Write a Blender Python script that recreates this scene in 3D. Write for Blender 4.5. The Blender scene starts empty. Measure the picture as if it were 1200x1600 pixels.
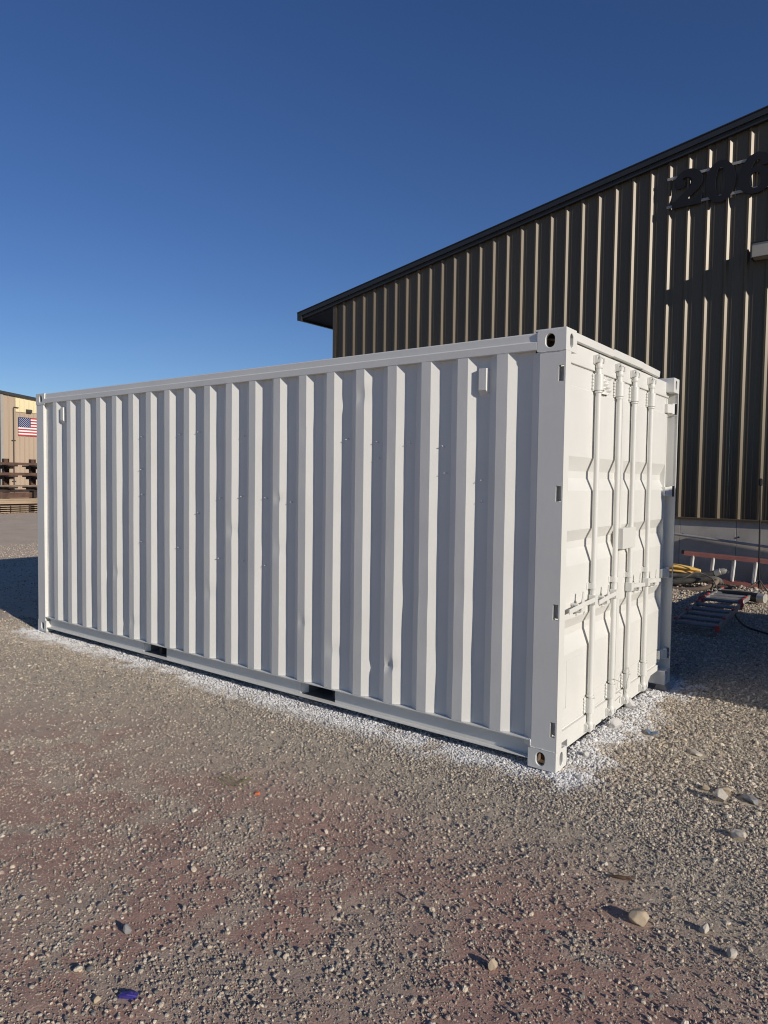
import bpy, bmesh, math, random
import numpy as np
from mathutils import Vector, Matrix

R = math.radians
PI = math.pi
random.seed(7)
rng = np.random.default_rng(11)
SC = bpy.context.scene
COL = SC.collection

# ------------------------------------------------------------------ camera, sky, sun, exposure
CAM = (1.6087, -3.8511, 1.7143)
CYAW, CPITCH, CROLL, CF = -0.644738, -0.0465839, 0.0131983, 1094.25
def cam_axes():
    f = Vector((math.sin(CYAW)*math.cos(CPITCH), math.cos(CYAW)*math.cos(CPITCH), math.sin(CPITCH)))
    r = Vector((math.cos(CYAW), -math.sin(CYAW), 0)); u = r.cross(f)
    return r*math.cos(CROLL)+u*math.sin(CROLL), u*math.cos(CROLL)-r*math.sin(CROLL), f
cam = bpy.data.cameras.new('camera'); cam_o = bpy.data.objects.new('camera', cam); COL.objects.link(cam_o)
cr, cu, cf = cam_axes()
cam_o.matrix_world = Matrix(((cr.x, cu.x, -cf.x, CAM[0]), (cr.y, cu.y, -cf.y, CAM[1]), (cr.z, cu.z, -cf.z, CAM[2]), (0, 0, 0, 1)))
cam.sensor_fit = 'HORIZONTAL'; cam.sensor_width = 36.0; cam.lens = CF/1200*36.0
cam.clip_start = 0.05; cam.clip_end = 3000
SC.camera = cam_o

SUN_EL, SUN_AZ = R(19.6), R(-11.0)          # azimuth measured from +X
world = bpy.data.worlds.new('World'); SC.world = world; world.use_nodes = True
wn = world.node_tree.nodes; wl = world.node_tree.links
sky = wn.new('ShaderNodeTexSky'); sky.sky_type = 'NISHITA'; sky.sun_disc = False
sky.sun_elevation = SUN_EL; sky.sun_rotation = R(90) - SUN_AZ
sky.altitude = 800; sky.air_density = 1.0; sky.dust_density = 0.0; sky.ozone_density = 4.0
bg = wn['Background']; bg.inputs['Strength'].default_value = 0.084
hsv = wn.new('ShaderNodeHueSaturation'); hsv.inputs['Saturation'].default_value = 1.13; hsv.inputs['Hue'].default_value = 0.513
wl.new(sky.outputs[0], hsv.inputs['Color']); wl.new(hsv.outputs[0], bg.inputs['Color'])
sl = bpy.data.lights.new('sun', 'SUN'); sl.energy = 4.05; sl.angle = R(0.5); sl.color = (1.0, 0.92, 0.81)
so = bpy.data.objects.new('sun', sl); COL.objects.link(so)
sdir = Vector((math.cos(SUN_EL)*math.cos(SUN_AZ), math.cos(SUN_EL)*math.sin(SUN_AZ), math.sin(SUN_EL)))
so.rotation_euler = sdir.to_track_quat('Z', 'Y').to_euler(); so.location = sdir*60
SC.view_settings.view_transform = 'Standard'; SC.view_settings.look = 'None'
SC.view_settings.exposure = 0.0; SC.view_settings.gamma = 1.0
try: SC.view_settings.use_curve_mapping = False
except Exception: pass
SC.cycles.use_denoising = True; SC.cycles.filter_width = 1.1; SC.cycles.max_bounces = 6; SC.cycles.diffuse_bounces = 4

# ------------------------------------------------------------------ helpers
def tag(o, label=None, cat=None, group=None, kind=None):
    if label: o['label'] = label
    if cat: o['category'] = cat
    if group: o['group'] = group
    if kind: o['kind'] = kind
    return o
def empty(name, loc=(0, 0, 0), rz=0.0):
    o = bpy.data.objects.new(name, None); COL.objects.link(o)
    o.empty_display_size = 0.2; o.location = loc; o.rotation_euler = (0, 0, rz); return o

class MB:
    def __init__(s): s.v = []; s.f = []; s.m = []
    def add(s, vs, fs, mi=0):
        b = len(s.v); s.v += [tuple(p) for p in vs]
        for f in fs: s.f.append(tuple(b+i for i in f)); s.m.append(mi)
        return s
    def box(s, x0, x1, y0, y1, z0, z1, mi=0):
        return s.add([(x0,y0,z0),(x1,y0,z0),(x1,y1,z0),(x0,y1,z0),(x0,y0,z1),(x1,y0,z1),(x1,y1,z1),(x0,y1,z1)],
                     [(0,3,2,1),(4,5,6,7),(0,1,5,4),(1,2,6,5),(2,3,7,6),(3,0,4,7)], mi)
    def prism(s, poly, axis, a, b, mi=0):
        """poly = 2D points (the two axes other than axis, in xyz order), extruded from a to b."""
        n = len(poly)
        def P(q, t): return {'x': (t, q[0], q[1]), 'y': (q[0], t, q[1]), 'z': (q[0], q[1], t)}[axis]
        vs = [P(q, a) for q in poly]+[P(q, b) for q in poly]
        fs = [tuple(range(n-1, -1, -1)), tuple(range(n, 2*n))]+[(i, (i+1) % n, n+(i+1) % n, n+i) for i in range(n)]
        return s.add(vs, fs, mi)
    def tube(s, pts, r, n=8, mi=0, caps=True):
        pts = [Vector(p) for p in pts]; rs = r if isinstance(r, (list, tuple)) else [r]*len(pts)
        rings = []; prev = None
        for i, p in enumerate(pts):
            d = (pts[min(i+1, len(pts)-1)]-pts[max(i-1, 0)]).normalized()
            a = Vector((0, 0, 1)) if abs(d.z) < 0.9 else Vector((1, 0, 0))
            if prev is None: u = d.cross(a).normalized()
            else: u = (prev-d*prev.dot(d)).normalized()
            prev = u; w = d.cross(u)
            rings.append([p+(u*math.cos(2*PI*k/n)+w*math.sin(2*PI*k/n))*rs[i] for k in range(n)])
        vs = [q for r_ in rings for q in r_]; fs = []
        for i in range(len(rings)-1):
            for k in range(n): fs.append((i*n+k, i*n+(k+1) % n, (i+1)*n+(k+1) % n, (i+1)*n+k))
        if caps: fs.append(tuple(range(n-1, -1, -1))); fs.append(tuple((len(rings)-1)*n+k for k in range(n)))
        return s.add(vs, fs, mi)
    def grid(s, P, mi=0):
        """P: list of rows of points"""
        nr, nc = len(P), len(P[0])
        return s.add([p for r_ in P for p in r_], [(i*nc+j, i*nc+j+1, (i+1)*nc+j+1, (i+1)*nc+j) for i in range(nr-1) for j in range(nc-1)], mi)
    def build(s, name, mats, parent=None, smooth=False, bevel=0.0, sharp=None, loc=None, rot=None, seg=2):
        me = bpy.data.meshes.new(name); me.from_pydata(s.v, [], s.f)
        mats = mats if isinstance(mats, (list, tuple)) else [mats]
        for m in mats: me.materials.append(m)
        me.polygons.foreach_set('material_index', s.m)
        bm = bmesh.new(); bm.from_mesh(me); bmesh.ops.recalc_face_normals(bm, faces=bm.faces)
        if smooth:
            for f in bm.faces: f.smooth = True
            lim = sharp if sharp else R(35)
            for e in bm.edges:
                if len(e.link_faces) == 2 and e.calc_face_angle(0) > lim: e.smooth = False
        bm.to_mesh(me); bm.free(); me.update()
        o = bpy.data.objects.new(name, me); COL.objects.link(o)
        if parent: o.parent = parent
        if loc: o.location = loc
        if rot: o.rotation_euler = rot
        if bevel:
            b = o.modifiers.new('bevel', 'BEVEL'); b.width = bevel; b.segments = seg; b.limit_method = 'ANGLE'; b.angle_limit = R(40)
        return o

# value noise in numpy
def _h(ix, iy, seed):
    n = (ix.astype(np.int64)*374761393+iy.astype(np.int64)*668265263+seed*974634777) & 0x7fffffff
    n = ((n ^ (n >> 13))*1274126177) & 0x7fffffff
    return ((n ^ (n >> 16)) & 0xffff)/65535.0
def vnoise(x, y, seed=0):
    x = np.asarray(x, float); y = np.asarray(y, float)
    ix = np.floor(x); iy = np.floor(y); fx = x-ix; fy = y-iy
    fx = fx*fx*(3-2*fx); fy = fy*fy*(3-2*fy)
    a = _h(ix, iy, seed); b = _h(ix+1, iy, seed); c = _h(ix, iy+1, seed); d = _h(ix+1, iy+1, seed)
    return a+(b-a)*fx+(c-a)*fy+(a-b-c+d)*fx*fy
def fbm(x, y, seed=0, o=3):
    t = 0; amp = 0.5; tot = 0
    for k in range(o): t = t+amp*vnoise(x*2**k+17.3*k, y*2**k-9.1*k, seed+k); tot += amp; amp *= 0.5
    return t/tot
def sstep(a, b, x):
    t = np.clip((x-a)/(b-a), 0, 1); return t*t*(3-2*t)

# ------------------------------------------------------------------ materials
def newmat(name):
    m = bpy.data.materials.new(name); m.use_nodes = True
    return m, m.node_tree.nodes, m.node_tree.links, m.node_tree.nodes['Principled BSDF']
def paint(name, col, rough=0.5, spec=0.5, metal=0.0, var=0.06, vscale=3.0, bump=0.0, bscale=80, dirt=None, dscale=2.0, damt=0.3, stretch=None):
    m, n, l, b = newmat(name)
    b.inputs['Roughness'].default_value = rough; b.inputs['Metallic'].default_value = metal
    b.inputs['Specular IOR Level'].default_value = spec
    tc = n.new('ShaderNodeTexCoord'); mp = n.new('ShaderNodeMapping'); l.new(tc.outputs['Object'], mp.inputs[0])
    if stretch: mp.inputs['Scale'].default_value = stretch
    nz = n.new('ShaderNodeTexNoise'); nz.inputs['Scale'].default_value = vscale; nz.inputs['Detail'].default_value = 6
    l.new(mp.outputs[0], nz.inputs['Vector'])
    rp = n.new('ShaderNodeValToRGB'); rp.color_ramp.elements[0].position = 0.3; rp.color_ramp.elements[1].position = 0.7
    rp.color_ramp.elements[0].color = tuple(c*(1-var) for c in col)+(1,); rp.color_ramp.elements[1].color = tuple(min(1, c*(1+var)) for c in col)+(1,)
    l.new(nz.outputs[0], rp.inputs[0]); out = rp.outputs[0]
    if dirt:
        n2 = n.new('ShaderNodeTexNoise'); n2.inputs['Scale'].default_value = dscale; n2.inputs['Detail'].default_value = 8; n2.inputs['Roughness'].default_value = 0.7
        l.new(mp.outputs[0], n2.inputs['Vector'])
        r2 = n.new('ShaderNodeValToRGB'); r2.color_ramp.elements[0].position = 0.5; r2.color_ramp.elements[1].position = 0.75
        r2.color_ramp.elements[1].color = (damt, damt, damt, 1); r2.color_ramp.elements[0].color = (0, 0, 0, 1)
        l.new(n2.outputs[0], r2.inputs[0])
        mx = n.new('ShaderNodeMix'); mx.data_type = 'RGBA'; mx.inputs[7].default_value = dirt+(1,)
        l.new(r2.outputs[0], mx.inputs[0]); l.new(out, mx.inputs[6]); out = mx.outputs[2]
    l.new(out, b.inputs['Base Color'])
    nr = n.new('ShaderNodeMapRange'); nr.inputs['To Min'].default_value = rough-0.06; nr.inputs['To Max'].default_value = rough+0.08
    l.new(nz.outputs[0], nr.inputs['Value']); l.new(nr.outputs[0], b.inputs['Roughness'])
    if bump:
        n3 = n.new('ShaderNodeTexNoise'); n3.inputs['Scale'].default_value = bscale; n3.inputs['Detail'].default_value = 4
        l.new(tc.outputs['Object'], n3.inputs['Vector'])
        bp = n.new('ShaderNodeBump'); bp.inputs['Strength'].default_value = bump; bp.inputs['Distance'].default_value = 0.004
        l.new(n3.outputs[0], bp.inputs['Height']); l.new(bp.outputs[0], b.inputs['Normal'])
    return m
M = {}
M['white'] = paint('container_white', (0.69, 0.682, 0.64), 0.42, 0.5, var=0.03, vscale=2.2, bump=0.12, bscale=35, dirt=(0.62, 0.6, 0.55), dscale=3.5, damt=0.25)
M['white_in'] = paint('container_inner_rust', (0.15, 0.105, 0.075), 0.8, 0.3, var=0.3, vscale=30, bump=0.3)
M['pocket'] = paint('grey_pocket', (0.22, 0.215, 0.205), 0.7, 0.3, var=0.25, vscale=6)
M['gasket'] = paint('gasket', (0.70, 0.69, 0.66), 0.6, 0.3, var=0.05)
M['dark_steel'] = paint('dark_underfloor', (0.06, 0.055, 0.05), 0.8, 0.3, var=0.3, vscale=9)
M['bronze'] = paint('dark_bronze_sheet', (0.112, 0.084, 0.050), 0.40, 0.5, metal=0.12, var=0.12, vscale=1.2, stretch=(1, 1, 0.25))
M['trim'] = paint('charcoal_trim', (0.030, 0.031, 0.033), 0.45, 0.4, var=0.1, vscale=2)
M['digit'] = paint('black_digit', (0.016, 0.016, 0.018), 0.55, 0.3, var=0.1)
M['rail_grey'] = paint('grey_rail', (0.35, 0.34, 0.32), 0.5, 0.5, var=0.1)
M['canopy'] = paint('canopy_beige', (0.42, 0.38, 0.32), 0.5, 0.4, var=0.08)
M['concrete'] = paint('concrete', (0.50, 0.46, 0.40), 0.9, 0.2, var=0.14, vscale=2.5, bump=0.3, bscale=40, dirt=(0.20, 0.18, 0.16), dscale=1.6, damt=0.55)
M['roofing'] = paint('roofing', (0.07, 0.07, 0.075), 0.5, 0.4)
M['tan'] = paint('tan_sheet', (0.40, 0.31, 0.225), 0.6, 0.3, var=0.08, vscale=0.7, stretch=(1, 1, 0.2))
M['cream'] = paint('cream_sheet', (0.72, 0.62, 0.38), 0.6, 0.3, var=0.05, vscale=0.7)
M['tantrim'] = paint('grey_corner_trim', (0.33, 0.31, 0.28), 0.6, 0.3)
M['lamp'] = paint('lamp_housing', (0.05, 0.045, 0.04), 0.5, 0.4)
M['flag_red'] = paint('flag_red', (0.42, 0.045, 0.05), 0.7, 0.2)
M['flag_white'] = paint('flag_white', (0.75, 0.74, 0.72), 0.7, 0.2, var=0.02)
M['flag_blue'] = paint('flag_blue', (0.03, 0.04, 0.12), 0.7, 0.2)
M['rust'] = paint('rusty_steel', (0.115, 0.065, 0.045), 0.8, 0.3, var=0.35, vscale=3, dirt=(0.05, 0.035, 0.03), dscale=2, damt=0.8)
M['rust_dark'] = paint('dark_rusty_steel', (0.05, 0.033, 0.028), 0.8, 0.3, var=0.4, vscale=3)
M['timber'] = paint('weathered_timber', (0.36, 0.27, 0.185), 0.85, 0.2, var=0.2, vscale=5, stretch=(1, 0.2, 1))
M['timber_grey'] = paint('grey_timber', (0.22, 0.165, 0.12), 0.85, 0.2, var=0.25, vscale=5)
M['red_fibre'] = paint('faded_red_fibreglass', (0.38, 0.16, 0.135), 0.6, 0.3, var=0.15, vscale=6)
M['alu'] = paint('dull_aluminium', (0.74, 0.72, 0.67), 0.5, 0.5, metal=0.0, var=0.12, vscale=9)
M['alu_grey'] = paint('grey_aluminium', (0.27, 0.265, 0.26), 0.5, 0.5, metal=0.2, var=0.15, vscale=9)
M['red_plastic'] = paint('red_plastic', (0.55, 0.075, 0.06), 0.45, 0.5, var=0.1)
M['yellow'] = paint('yellow_hose', (0.90, 0.58, 0.17), 0.65, 0.3, var=0.10, vscale=5)
M['hose'] = paint('dusty_black_hose', (0.115, 0.108, 0.095), 0.75, 0.3, var=0.3, vscale=14, dirt=(0.30, 0.26, 0.20), dscale=5, damt=0.5)
M['hose_brown'] = paint('dusty_brown_hose', (0.22, 0.165, 0.125), 0.8, 0.3, var=0.25, vscale=14)
M['fitting'] = paint('hose_fitting', (0.5, 0.48, 0.42), 0.45, 0.5, metal=0.3, var=0.2, vscale=20)
M['black'] = paint('black_metal', (0.02, 0.02, 0.02), 0.5, 0.4)
M['pipe'] = paint('galvanised_pipe', (0.42, 0.42, 0.41), 0.5, 0.5, metal=0.3, var=0.15, vscale=6)
M['shadow_caster'] = paint('shadow_caster_sheet', (0.10, 0.10, 0.10), 0.7, 0.2)
M['violet'] = paint('violet_plastic', (0.045, 0.035, 0.22), 0.35, 0.5, var=0.3, vscale=40)
M['blue'] = paint('blue_plastic', (0.13, 0.19, 0.29), 0.4, 0.5, var=0.2, vscale=40)
M['orange'] = paint('orange_plastic', (0.75, 0.20, 0.07), 0.5, 0.4)
M['grass'] = paint('fresh_grass', (0.17, 0.23, 0.05), 0.6, 0.3, var=0.2)
M['twig'] = paint('brown_twig', (0.10, 0.065, 0.045), 0.85, 0.2, var=0.3, vscale=30)
M['screw'] = paint('dark_screw', (0.22, 0.22, 0.22), 0.35, 0.6, metal=0.5)
M['seal_wire'] = paint('seal_wire', (0.30, 0.28, 0.25), 0.5, 0.5)
def rockmat(name, a, b_):
    return paint(name, a, 0.9, 0.2, var=0.16, vscale=22, bump=0.7, bscale=60, dirt=b_, dscale=14, damt=0.6)
M['rock_tan'] = rockmat('tan_rock', (0.46, 0.37, 0.26), (0.33, 0.25, 0.18))
M['rock_pale'] = rockmat('pale_rock', (0.50, 0.45, 0.38), (0.36, 0.31, 0.26))
M['rock_grey'] = rockmat('grey_rock', (0.25, 0.245, 0.24), (0.17, 0.16, 0.155))
M['rock_white'] = rockmat('painted_rock', (0.58, 0.56, 0.53), (0.45, 0.43, 0.40))

# ------------------------------------------------------------------ ground
CL, CW, CH = 6.058, 2.438, 2.591
def dist_cont(x, y):
    dx = np.maximum(np.maximum(-CL-x, x), 0); dy = np.maximum(np.maximum(-y, y-CW), 0)
    return np.hypot(dx, dy)
def gravel_mask(x, y):
    x = np.asarray(x, float); y = np.asarray(y, float)
    near = 1-sstep(0.30, 1.35, dist_cont(x, y)+0.55*(fbm(x*1.1+3, y*1.1, 5)-0.5))
    right = sstep(0.1, 0.9, x+0.6*(fbm(x*1.4, y*1.4, 9)-0.5)+0.25*y)*sstep(-1.6, -0.5, y+0.5*(fbm(x*2, y*2, 6)-0.5))
    patch = sstep(0.55, 0.75, fbm(x*1.7, y*1.7, 21))*0.5
    patch2 = sstep(0.56, 0.66, fbm(x*4.3, y*4.3, 31))*0.55
    return np.clip(np.maximum(np.maximum(near, right), np.maximum(patch, patch2)), 0, 1)
def red_mask(x, y):
    x = np.asarray(x, float); y = np.asarray(y, float)
    d = np.hypot((x-0.3)*0.48, y+2.4)+0.7*(fbm(x*1.3+2, y*1.3, 91)-0.5)+0.35*(fbm(x*4, y*4, 92)-0.5)
    return (1-sstep(1.15, 2.3, d))*0.88+0.12
def paint_mask(x, y):
    d = dist_cont(x, y)
    n = fbm(np.asarray(x)*9, np.asarray(y)*9, 41, 4)-0.5
    x = np.asarray(x); y = np.asarray(y)
    wide = np.where(x > -0.02, 0.02*sstep(2.5, 0.2, y), 0.0)-0.05*sstep(-0.5, 0.05, x)*sstep(0.1, -0.1, y)
    holes = 0.16*sstep(0.52, 0.72, fbm(x*6+9, y*6, 45, 3))
    return 0.95*(1-sstep(0.03, 0.34, d+n*0.24-wide+holes+0.06*(fbm(x*1.7, y*1.7, 77)-0.5)))
def gh(x, y):
    x = np.asarray(x, float); y = np.asarray(y, float)
    h = 0.035*(fbm(x*0.45, y*0.45, 2)-0.5)*sstep(0.0, 0.8, dist_cont(x, y))
    h = h+0.020*(fbm(x*2.1, y*2.1, 3)-0.5)+0.011*(fbm(x*9, y*9, 4)-0.5)
    h = h+0.105*sstep(4.8, 8.2, y)*sstep(-13, -9, x)-0.012
    h = h-0.05*np.exp(-((x-0.0)**2+(y-2.35)**2)/0.12)
    h = h-0.02*sstep(0.05, -0.1, y)*sstep(-0.15, 0.05, y)*(x > -CL)
    h = h+0.040*sstep(-0.16, -0.02, x)*sstep(0.30, 0.02, x)*sstep(0.22, 0.40, y)*sstep(2.2, 1.9, y)
    return h
def axis(lo, f0, f1, hi, step, g=1.12):
    c = list(np.arange(f0, f1, step)); a = []; s = step; p = f0
    while p > lo: s *= g; p -= s; a.append(p)
    b = []; s = step; p = c[-1]
    while p < hi: s *= g; p += s; b.append(p)
    return np.array(a[::-1]+c+b)
gx = axis(-900, -6.6, 2.4, 900, 0.019); gy = axis(-500, -3.3, 1.6, 1200, 0.019, 1.06)
GX, GY = np.meshgrid(gx, gy)
fine = sstep(14, 5, np.hypot(GX-CAM[0], GY-CAM[1]))
GZ = gh(GX, GY)+fine*(0.006*(fbm(GX*28, GY*28, 8)-0.5)+0.006*(vnoise(GX*55, GY*55, 12)-0.5))
me = bpy.data.meshes.new('ground'); nx, ny = len(gx), len(gy)
co = np.stack([GX, GY, GZ], -1).reshape(-1, 3).astype(np.float32)
ii, jj = np.meshgrid(np.arange(nx-1), np.arange(ny-1)); b0 = (jj*nx+ii).ravel()
fa = np.stack([b0, b0+1, b0+nx+1, b0+nx], -1).astype(np.int32)
me.vertices.add(len(co)); me.vertices.foreach_set('co', co.ravel())
me.loops.add(fa.size); me.loops.foreach_set('vertex_index', fa.ravel())
me.polygons.add(len(fa)); me.polygons.foreach_set('loop_start', np.arange(0, fa.size, 4, dtype=np.int32))
me.update(calc_edges=True); me.validate()
me.polygons.foreach_set('use_smooth', np.ones(len(fa), bool))
for nm, arr in (('gravel', gravel_mask(GX, GY)), ('red_earth', red_mask(GX, GY)), ('overspray', paint_mask(GX, GY))):
    at = me.attributes.new(nm, 'FLOAT', 'POINT'); at.data.foreach_set('value', arr.ravel().astype(np.float32))
def ground_mat():
    m, n, l, b = newmat('gravel_ground')
    b.inputs['Roughness'].default_value = 0.95; b.inputs['Specular IOR Level'].default_value = 0.15
    geo = n.new('ShaderNodeNewGeometry')
    def noise(s, d=5, rgh=0.6):
        q = n.new('ShaderNodeTexNoise'); q.inputs['Scale'].default_value = s; q.inputs['Detail'].default_value = d; q.inputs['Roughness'].default_value = rgh
        l.new(geo.outputs['Position'], q.inputs['Vector']); return q.outputs[0]
    def ramp(inp, stops):
        r = n.new('ShaderNodeValToRGB'); e = r.color_ramp.elements
        while len(e) < len(stops): e.new(0.5)
        for k, (p, c) in enumerate(stops): e[k].position = p; e[k].color = c+(1,) if len(c) == 3 else c
        l.new(inp, r.inputs[0]); return r.outputs[0]
    def mix(f, a, c):
        x = n.new('ShaderNodeMix'); x.data_type = 'RGBA'
        if isinstance(f, float): x.inputs[0].default_value = f
        else: l.new(f, x.inputs[0])
        l.new(a, x.inputs[6]); l.new(c, x.inputs[7]); return x.outputs[2]
    dirt = ramp(noise(1.3), [(0.3, (0.37, 0.215, 0.17)), (0.55, (0.43, 0.265, 0.21)), (0.75, (0.50, 0.355, 0.28))])
    grit = ramp(noise(190, 3, 0.75), [(0.30, (0.22, 0.14, 0.11)), (0.46, (0.42, 0.265, 0.21)), (0.58, (0.48, 0.325, 0.26)), (0.70, (0.64, 0.51, 0.40))])
    dirt = mix(0.55, dirt, grit)
    buff = ramp(noise(2.3), [(0.3, (0.46, 0.36, 0.28)), (0.6, (0.54, 0.435, 0.345)), (0.75, (0.59, 0.485, 0.39))])
    buff = mix(0.5, buff, ramp(noise(170, 4, 0.75), [(0.30, (0.22, 0.175, 0.13)), (0.46, (0.46, 0.375, 0.28)), (0.60, (0.58, 0.48, 0.37)), (0.72, (0.72, 0.62, 0.49))]))
    ra = n.new('ShaderNodeAttribute'); ra.attribute_name = 'red_earth'
    dirt = mix(ra.outputs['Fac'], buff, dirt)
    grav = ramp(noise(120, 4, 0.7), [(0.28, (0.24, 0.20, 0.155)), (0.45, (0.46, 0.395, 0.305)), (0.62, (0.56, 0.485, 0.38)), (0.75, (0.70, 0.61, 0.485))])
    ga = n.new('ShaderNodeAttribute'); ga.attribute_name = 'gravel'
    c = mix(ga.outputs['Fac'], dirt, grav)
    # dusty tan farther out on the yard
    sx = n.new('ShaderNodeSeparateXYZ'); l.new(geo.outputs['Position'], sx.inputs[0])
    mr = n.new('ShaderNodeMapRange'); mr.interpolation_type = 'SMOOTHSTEP'
    mr.inputs['From Min'].default_value = -3.0; mr.inputs['From Max'].default_value = -13.0
    l.new(sx.outputs['X'], mr.inputs['Value'])
    tan = ramp(noise(0.9, 8, 0.7), [(0.3, (0.54, 0.425, 0.31)), (0.7, (0.68, 0.555, 0.42))])
    c = mix(mr.outputs[0], c, tan)
    pa = n.new('ShaderNodeAttribute'); pa.attribute_name = 'overspray'
    wht = ramp(noise(60, 3), [(0.3, (0.42, 0.40, 0.37)), (0.6, (0.72, 0.71, 0.69))])
    c = mix(pa.outputs['Fac'], c, wht)
    l.new(c, b.inputs['Base Color'])
    v = n.new('ShaderNodeTexVoronoi'); v.inputs['Scale'].default_value = 95; l.new(geo.outputs['Position'], v.inputs['Vector'])
    ad = n.new('ShaderNodeMath'); ad.operation = 'MULTIPLY_ADD'; ad.inputs[1].default_value = -0.6
    l.new(v.outputs['Distance'], ad.inputs[0]); l.new(noise(230, 4, 0.8), ad.inputs[2])
    bp = n.new('ShaderNodeBump'); bp.inputs['Strength'].default_value = 0.9; bp.inputs['Distance'].default_value = 0.006
    l.new(ad.outputs[0], bp.inputs['Height']); l.new(bp.outputs[0], b.inputs['Normal'])
    return m
M['ground'] = ground_mat(); me.materials.append(M['ground'])
go = bpy.data.objects.new('ground', me); COL.objects.link(go)
tag(go, 'reddish brown dirt and gravel yard with white paint overspray round the container', 'ground', kind='structure')

# ------------------------------------------------------------------ stones
def stone_mesh(name, seed, sub, rough, squash, smooth, mat):
    r_ = random.Random(seed); bm = bmesh.new(); bmesh.ops.create_icosphere(bm, subdivisions=sub, radius=0.5)
    cuts = [(Vector((r_.gauss(0, 1), r_.gauss(0, 1), r_.gauss(0, 1))).normalized(), r_.uniform(0.26, 0.42)) for _ in range(9 if rough > 0.3 else 5)]
    sc = Vector((1.0, r_.uniform(0.62, 0.95), squash*r_.uniform(0.85, 1.15)))
    for v in bm.verts:
        p = v.co.copy()
        for nn, d in cuts:
            t = p.dot(nn)
            if t > d: p -= nn*(t-d)*(0.95 if rough > 0.3 else 0.7)
        p *= 1+rough*0.10*r_.uniform(-1, 1)
        v.co = Vector((p.x*sc.x, p.y*sc.y, p.z*sc.z))
    me = bpy.data.meshes.new(name); bm.to_mesh(me); bm.free(); me.materials.append(mat)
    me.polygons.foreach_set('use_smooth', [smooth]*len(me.polygons)); return me
def gravel_mat():
    m, n, l, b = newmat('gravel_stones')
    b.inputs['Roughness'].default_value = 0.85; b.inputs['Specular IOR Level'].default_value = 0.25
    a = n.new('ShaderNodeAttribute'); a.attribute_type = 'INSTANCER'; a.attribute_name = 'tone'
    rp = n.new('ShaderNodeValToRGB'); rp.color_ramp.interpolation = 'LINEAR'
    st = [(0.0, (0.17, 0.165, 0.155)), (0.18, (0.28, 0.265, 0.24)), (0.36, (0.37, 0.33, 0.27)), (0.5, (0.43, 0.335, 0.265)),
          (0.62, (0.48, 0.43, 0.35)), (0.78, (0.58, 0.49, 0.375)), (0.9, (0.66, 0.56, 0.42)), (1.0, (0.72, 0.64, 0.52))]
    e = rp.color_ramp.elements
    while len(e) < len(st): e.new(0.5)
    for k, (p, c) in enumerate(st): e[k].position = p; e[k].color = c+(1,)
    l.new(a.outputs['Fac'], rp.inputs[0])
    tc = n.new('ShaderNodeTexCoord'); nz = n.new('ShaderNodeTexNoise'); nz.inputs['Scale'].default_value = 3.5; nz.inputs['Detail'].default_value = 5
    l.new(tc.outputs['Object'], nz.inputs['Vector'])
    mr = n.new('ShaderNodeMapRange'); mr.inputs['From Min'].default_value = 0.3; mr.inputs['From Max'].default_value = 0.7; mr.inputs['To Min'].default_value = 0.72; mr.inputs['To Max'].default_value = 1.25
    l.new(nz.outputs[0], mr.inputs['Value'])
    mu = n.new('ShaderNodeMix'); mu.data_type = 'RGBA'; mu.blend_type = 'MULTIPLY'; mu.inputs[0].default_value = 1.0
    l.new(rp.outputs[0], mu.inputs[6]); l.new(mr.outputs[0], mu.inputs[7])
    pa = n.new('ShaderNodeAttribute'); pa.attribute_type = 'INSTANCER'; pa.attribute_name = 'overspray'
    mx = n.new('ShaderNodeMix'); mx.data_type = 'RGBA'; mx.inputs[7].default_value = (0.80, 0.79, 0.77, 1)
    l.new(pa.outputs['Fac'], mx.inputs[0]); l.new(mu.outputs[2], mx.inputs[6]); l.new(mx.outputs[2], b.inputs['Base Color'])
    bp = n.new('ShaderNodeBump'); bp.inputs['Strength'].default_value = 0.4; bp.inputs['Distance'].default_value = 0.05
    l.new(nz.outputs[0], bp.inputs['Height']); l.new(bp.outputs[0], b.inputs['Normal'])
    return m
M['gravel'] = gravel_mat()
src = bpy.data.collections.new('stone_shapes')
for k in range(8):
    o = bpy.data.objects.new('stone_shape', stone_mesh('stone_shape', 100+k, 1, 0.8, 0.64, False, M['gravel'])); src.objects.link(o)
for k in range(5):
    o = bpy.data.objects.new('stone_shape', stone_mesh('stone_shape', 200+k, 2, 0.12, 0.62, True, M['gravel'])); src.objects.link(o)
def in_view(x, y, mx=150):
    d = np.stack([x-CAM[0], y-CAM[1], np.full_like(x, -CAM[2])], -1)
    z = d@np.array(cf); X = 600+CF*(d@np.array(cr))/np.maximum(z, 0.01); Y = 800-CF*(d@np.array(cu))/np.maximum(z, 0.01)
    return (z > 0.3) & (X > -mx) & (X < 1200+mx) & (Y < 1600+mx), z
BLOCK = []          # spots kept clear for separate rocks and litter: (x, y, r)
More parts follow.
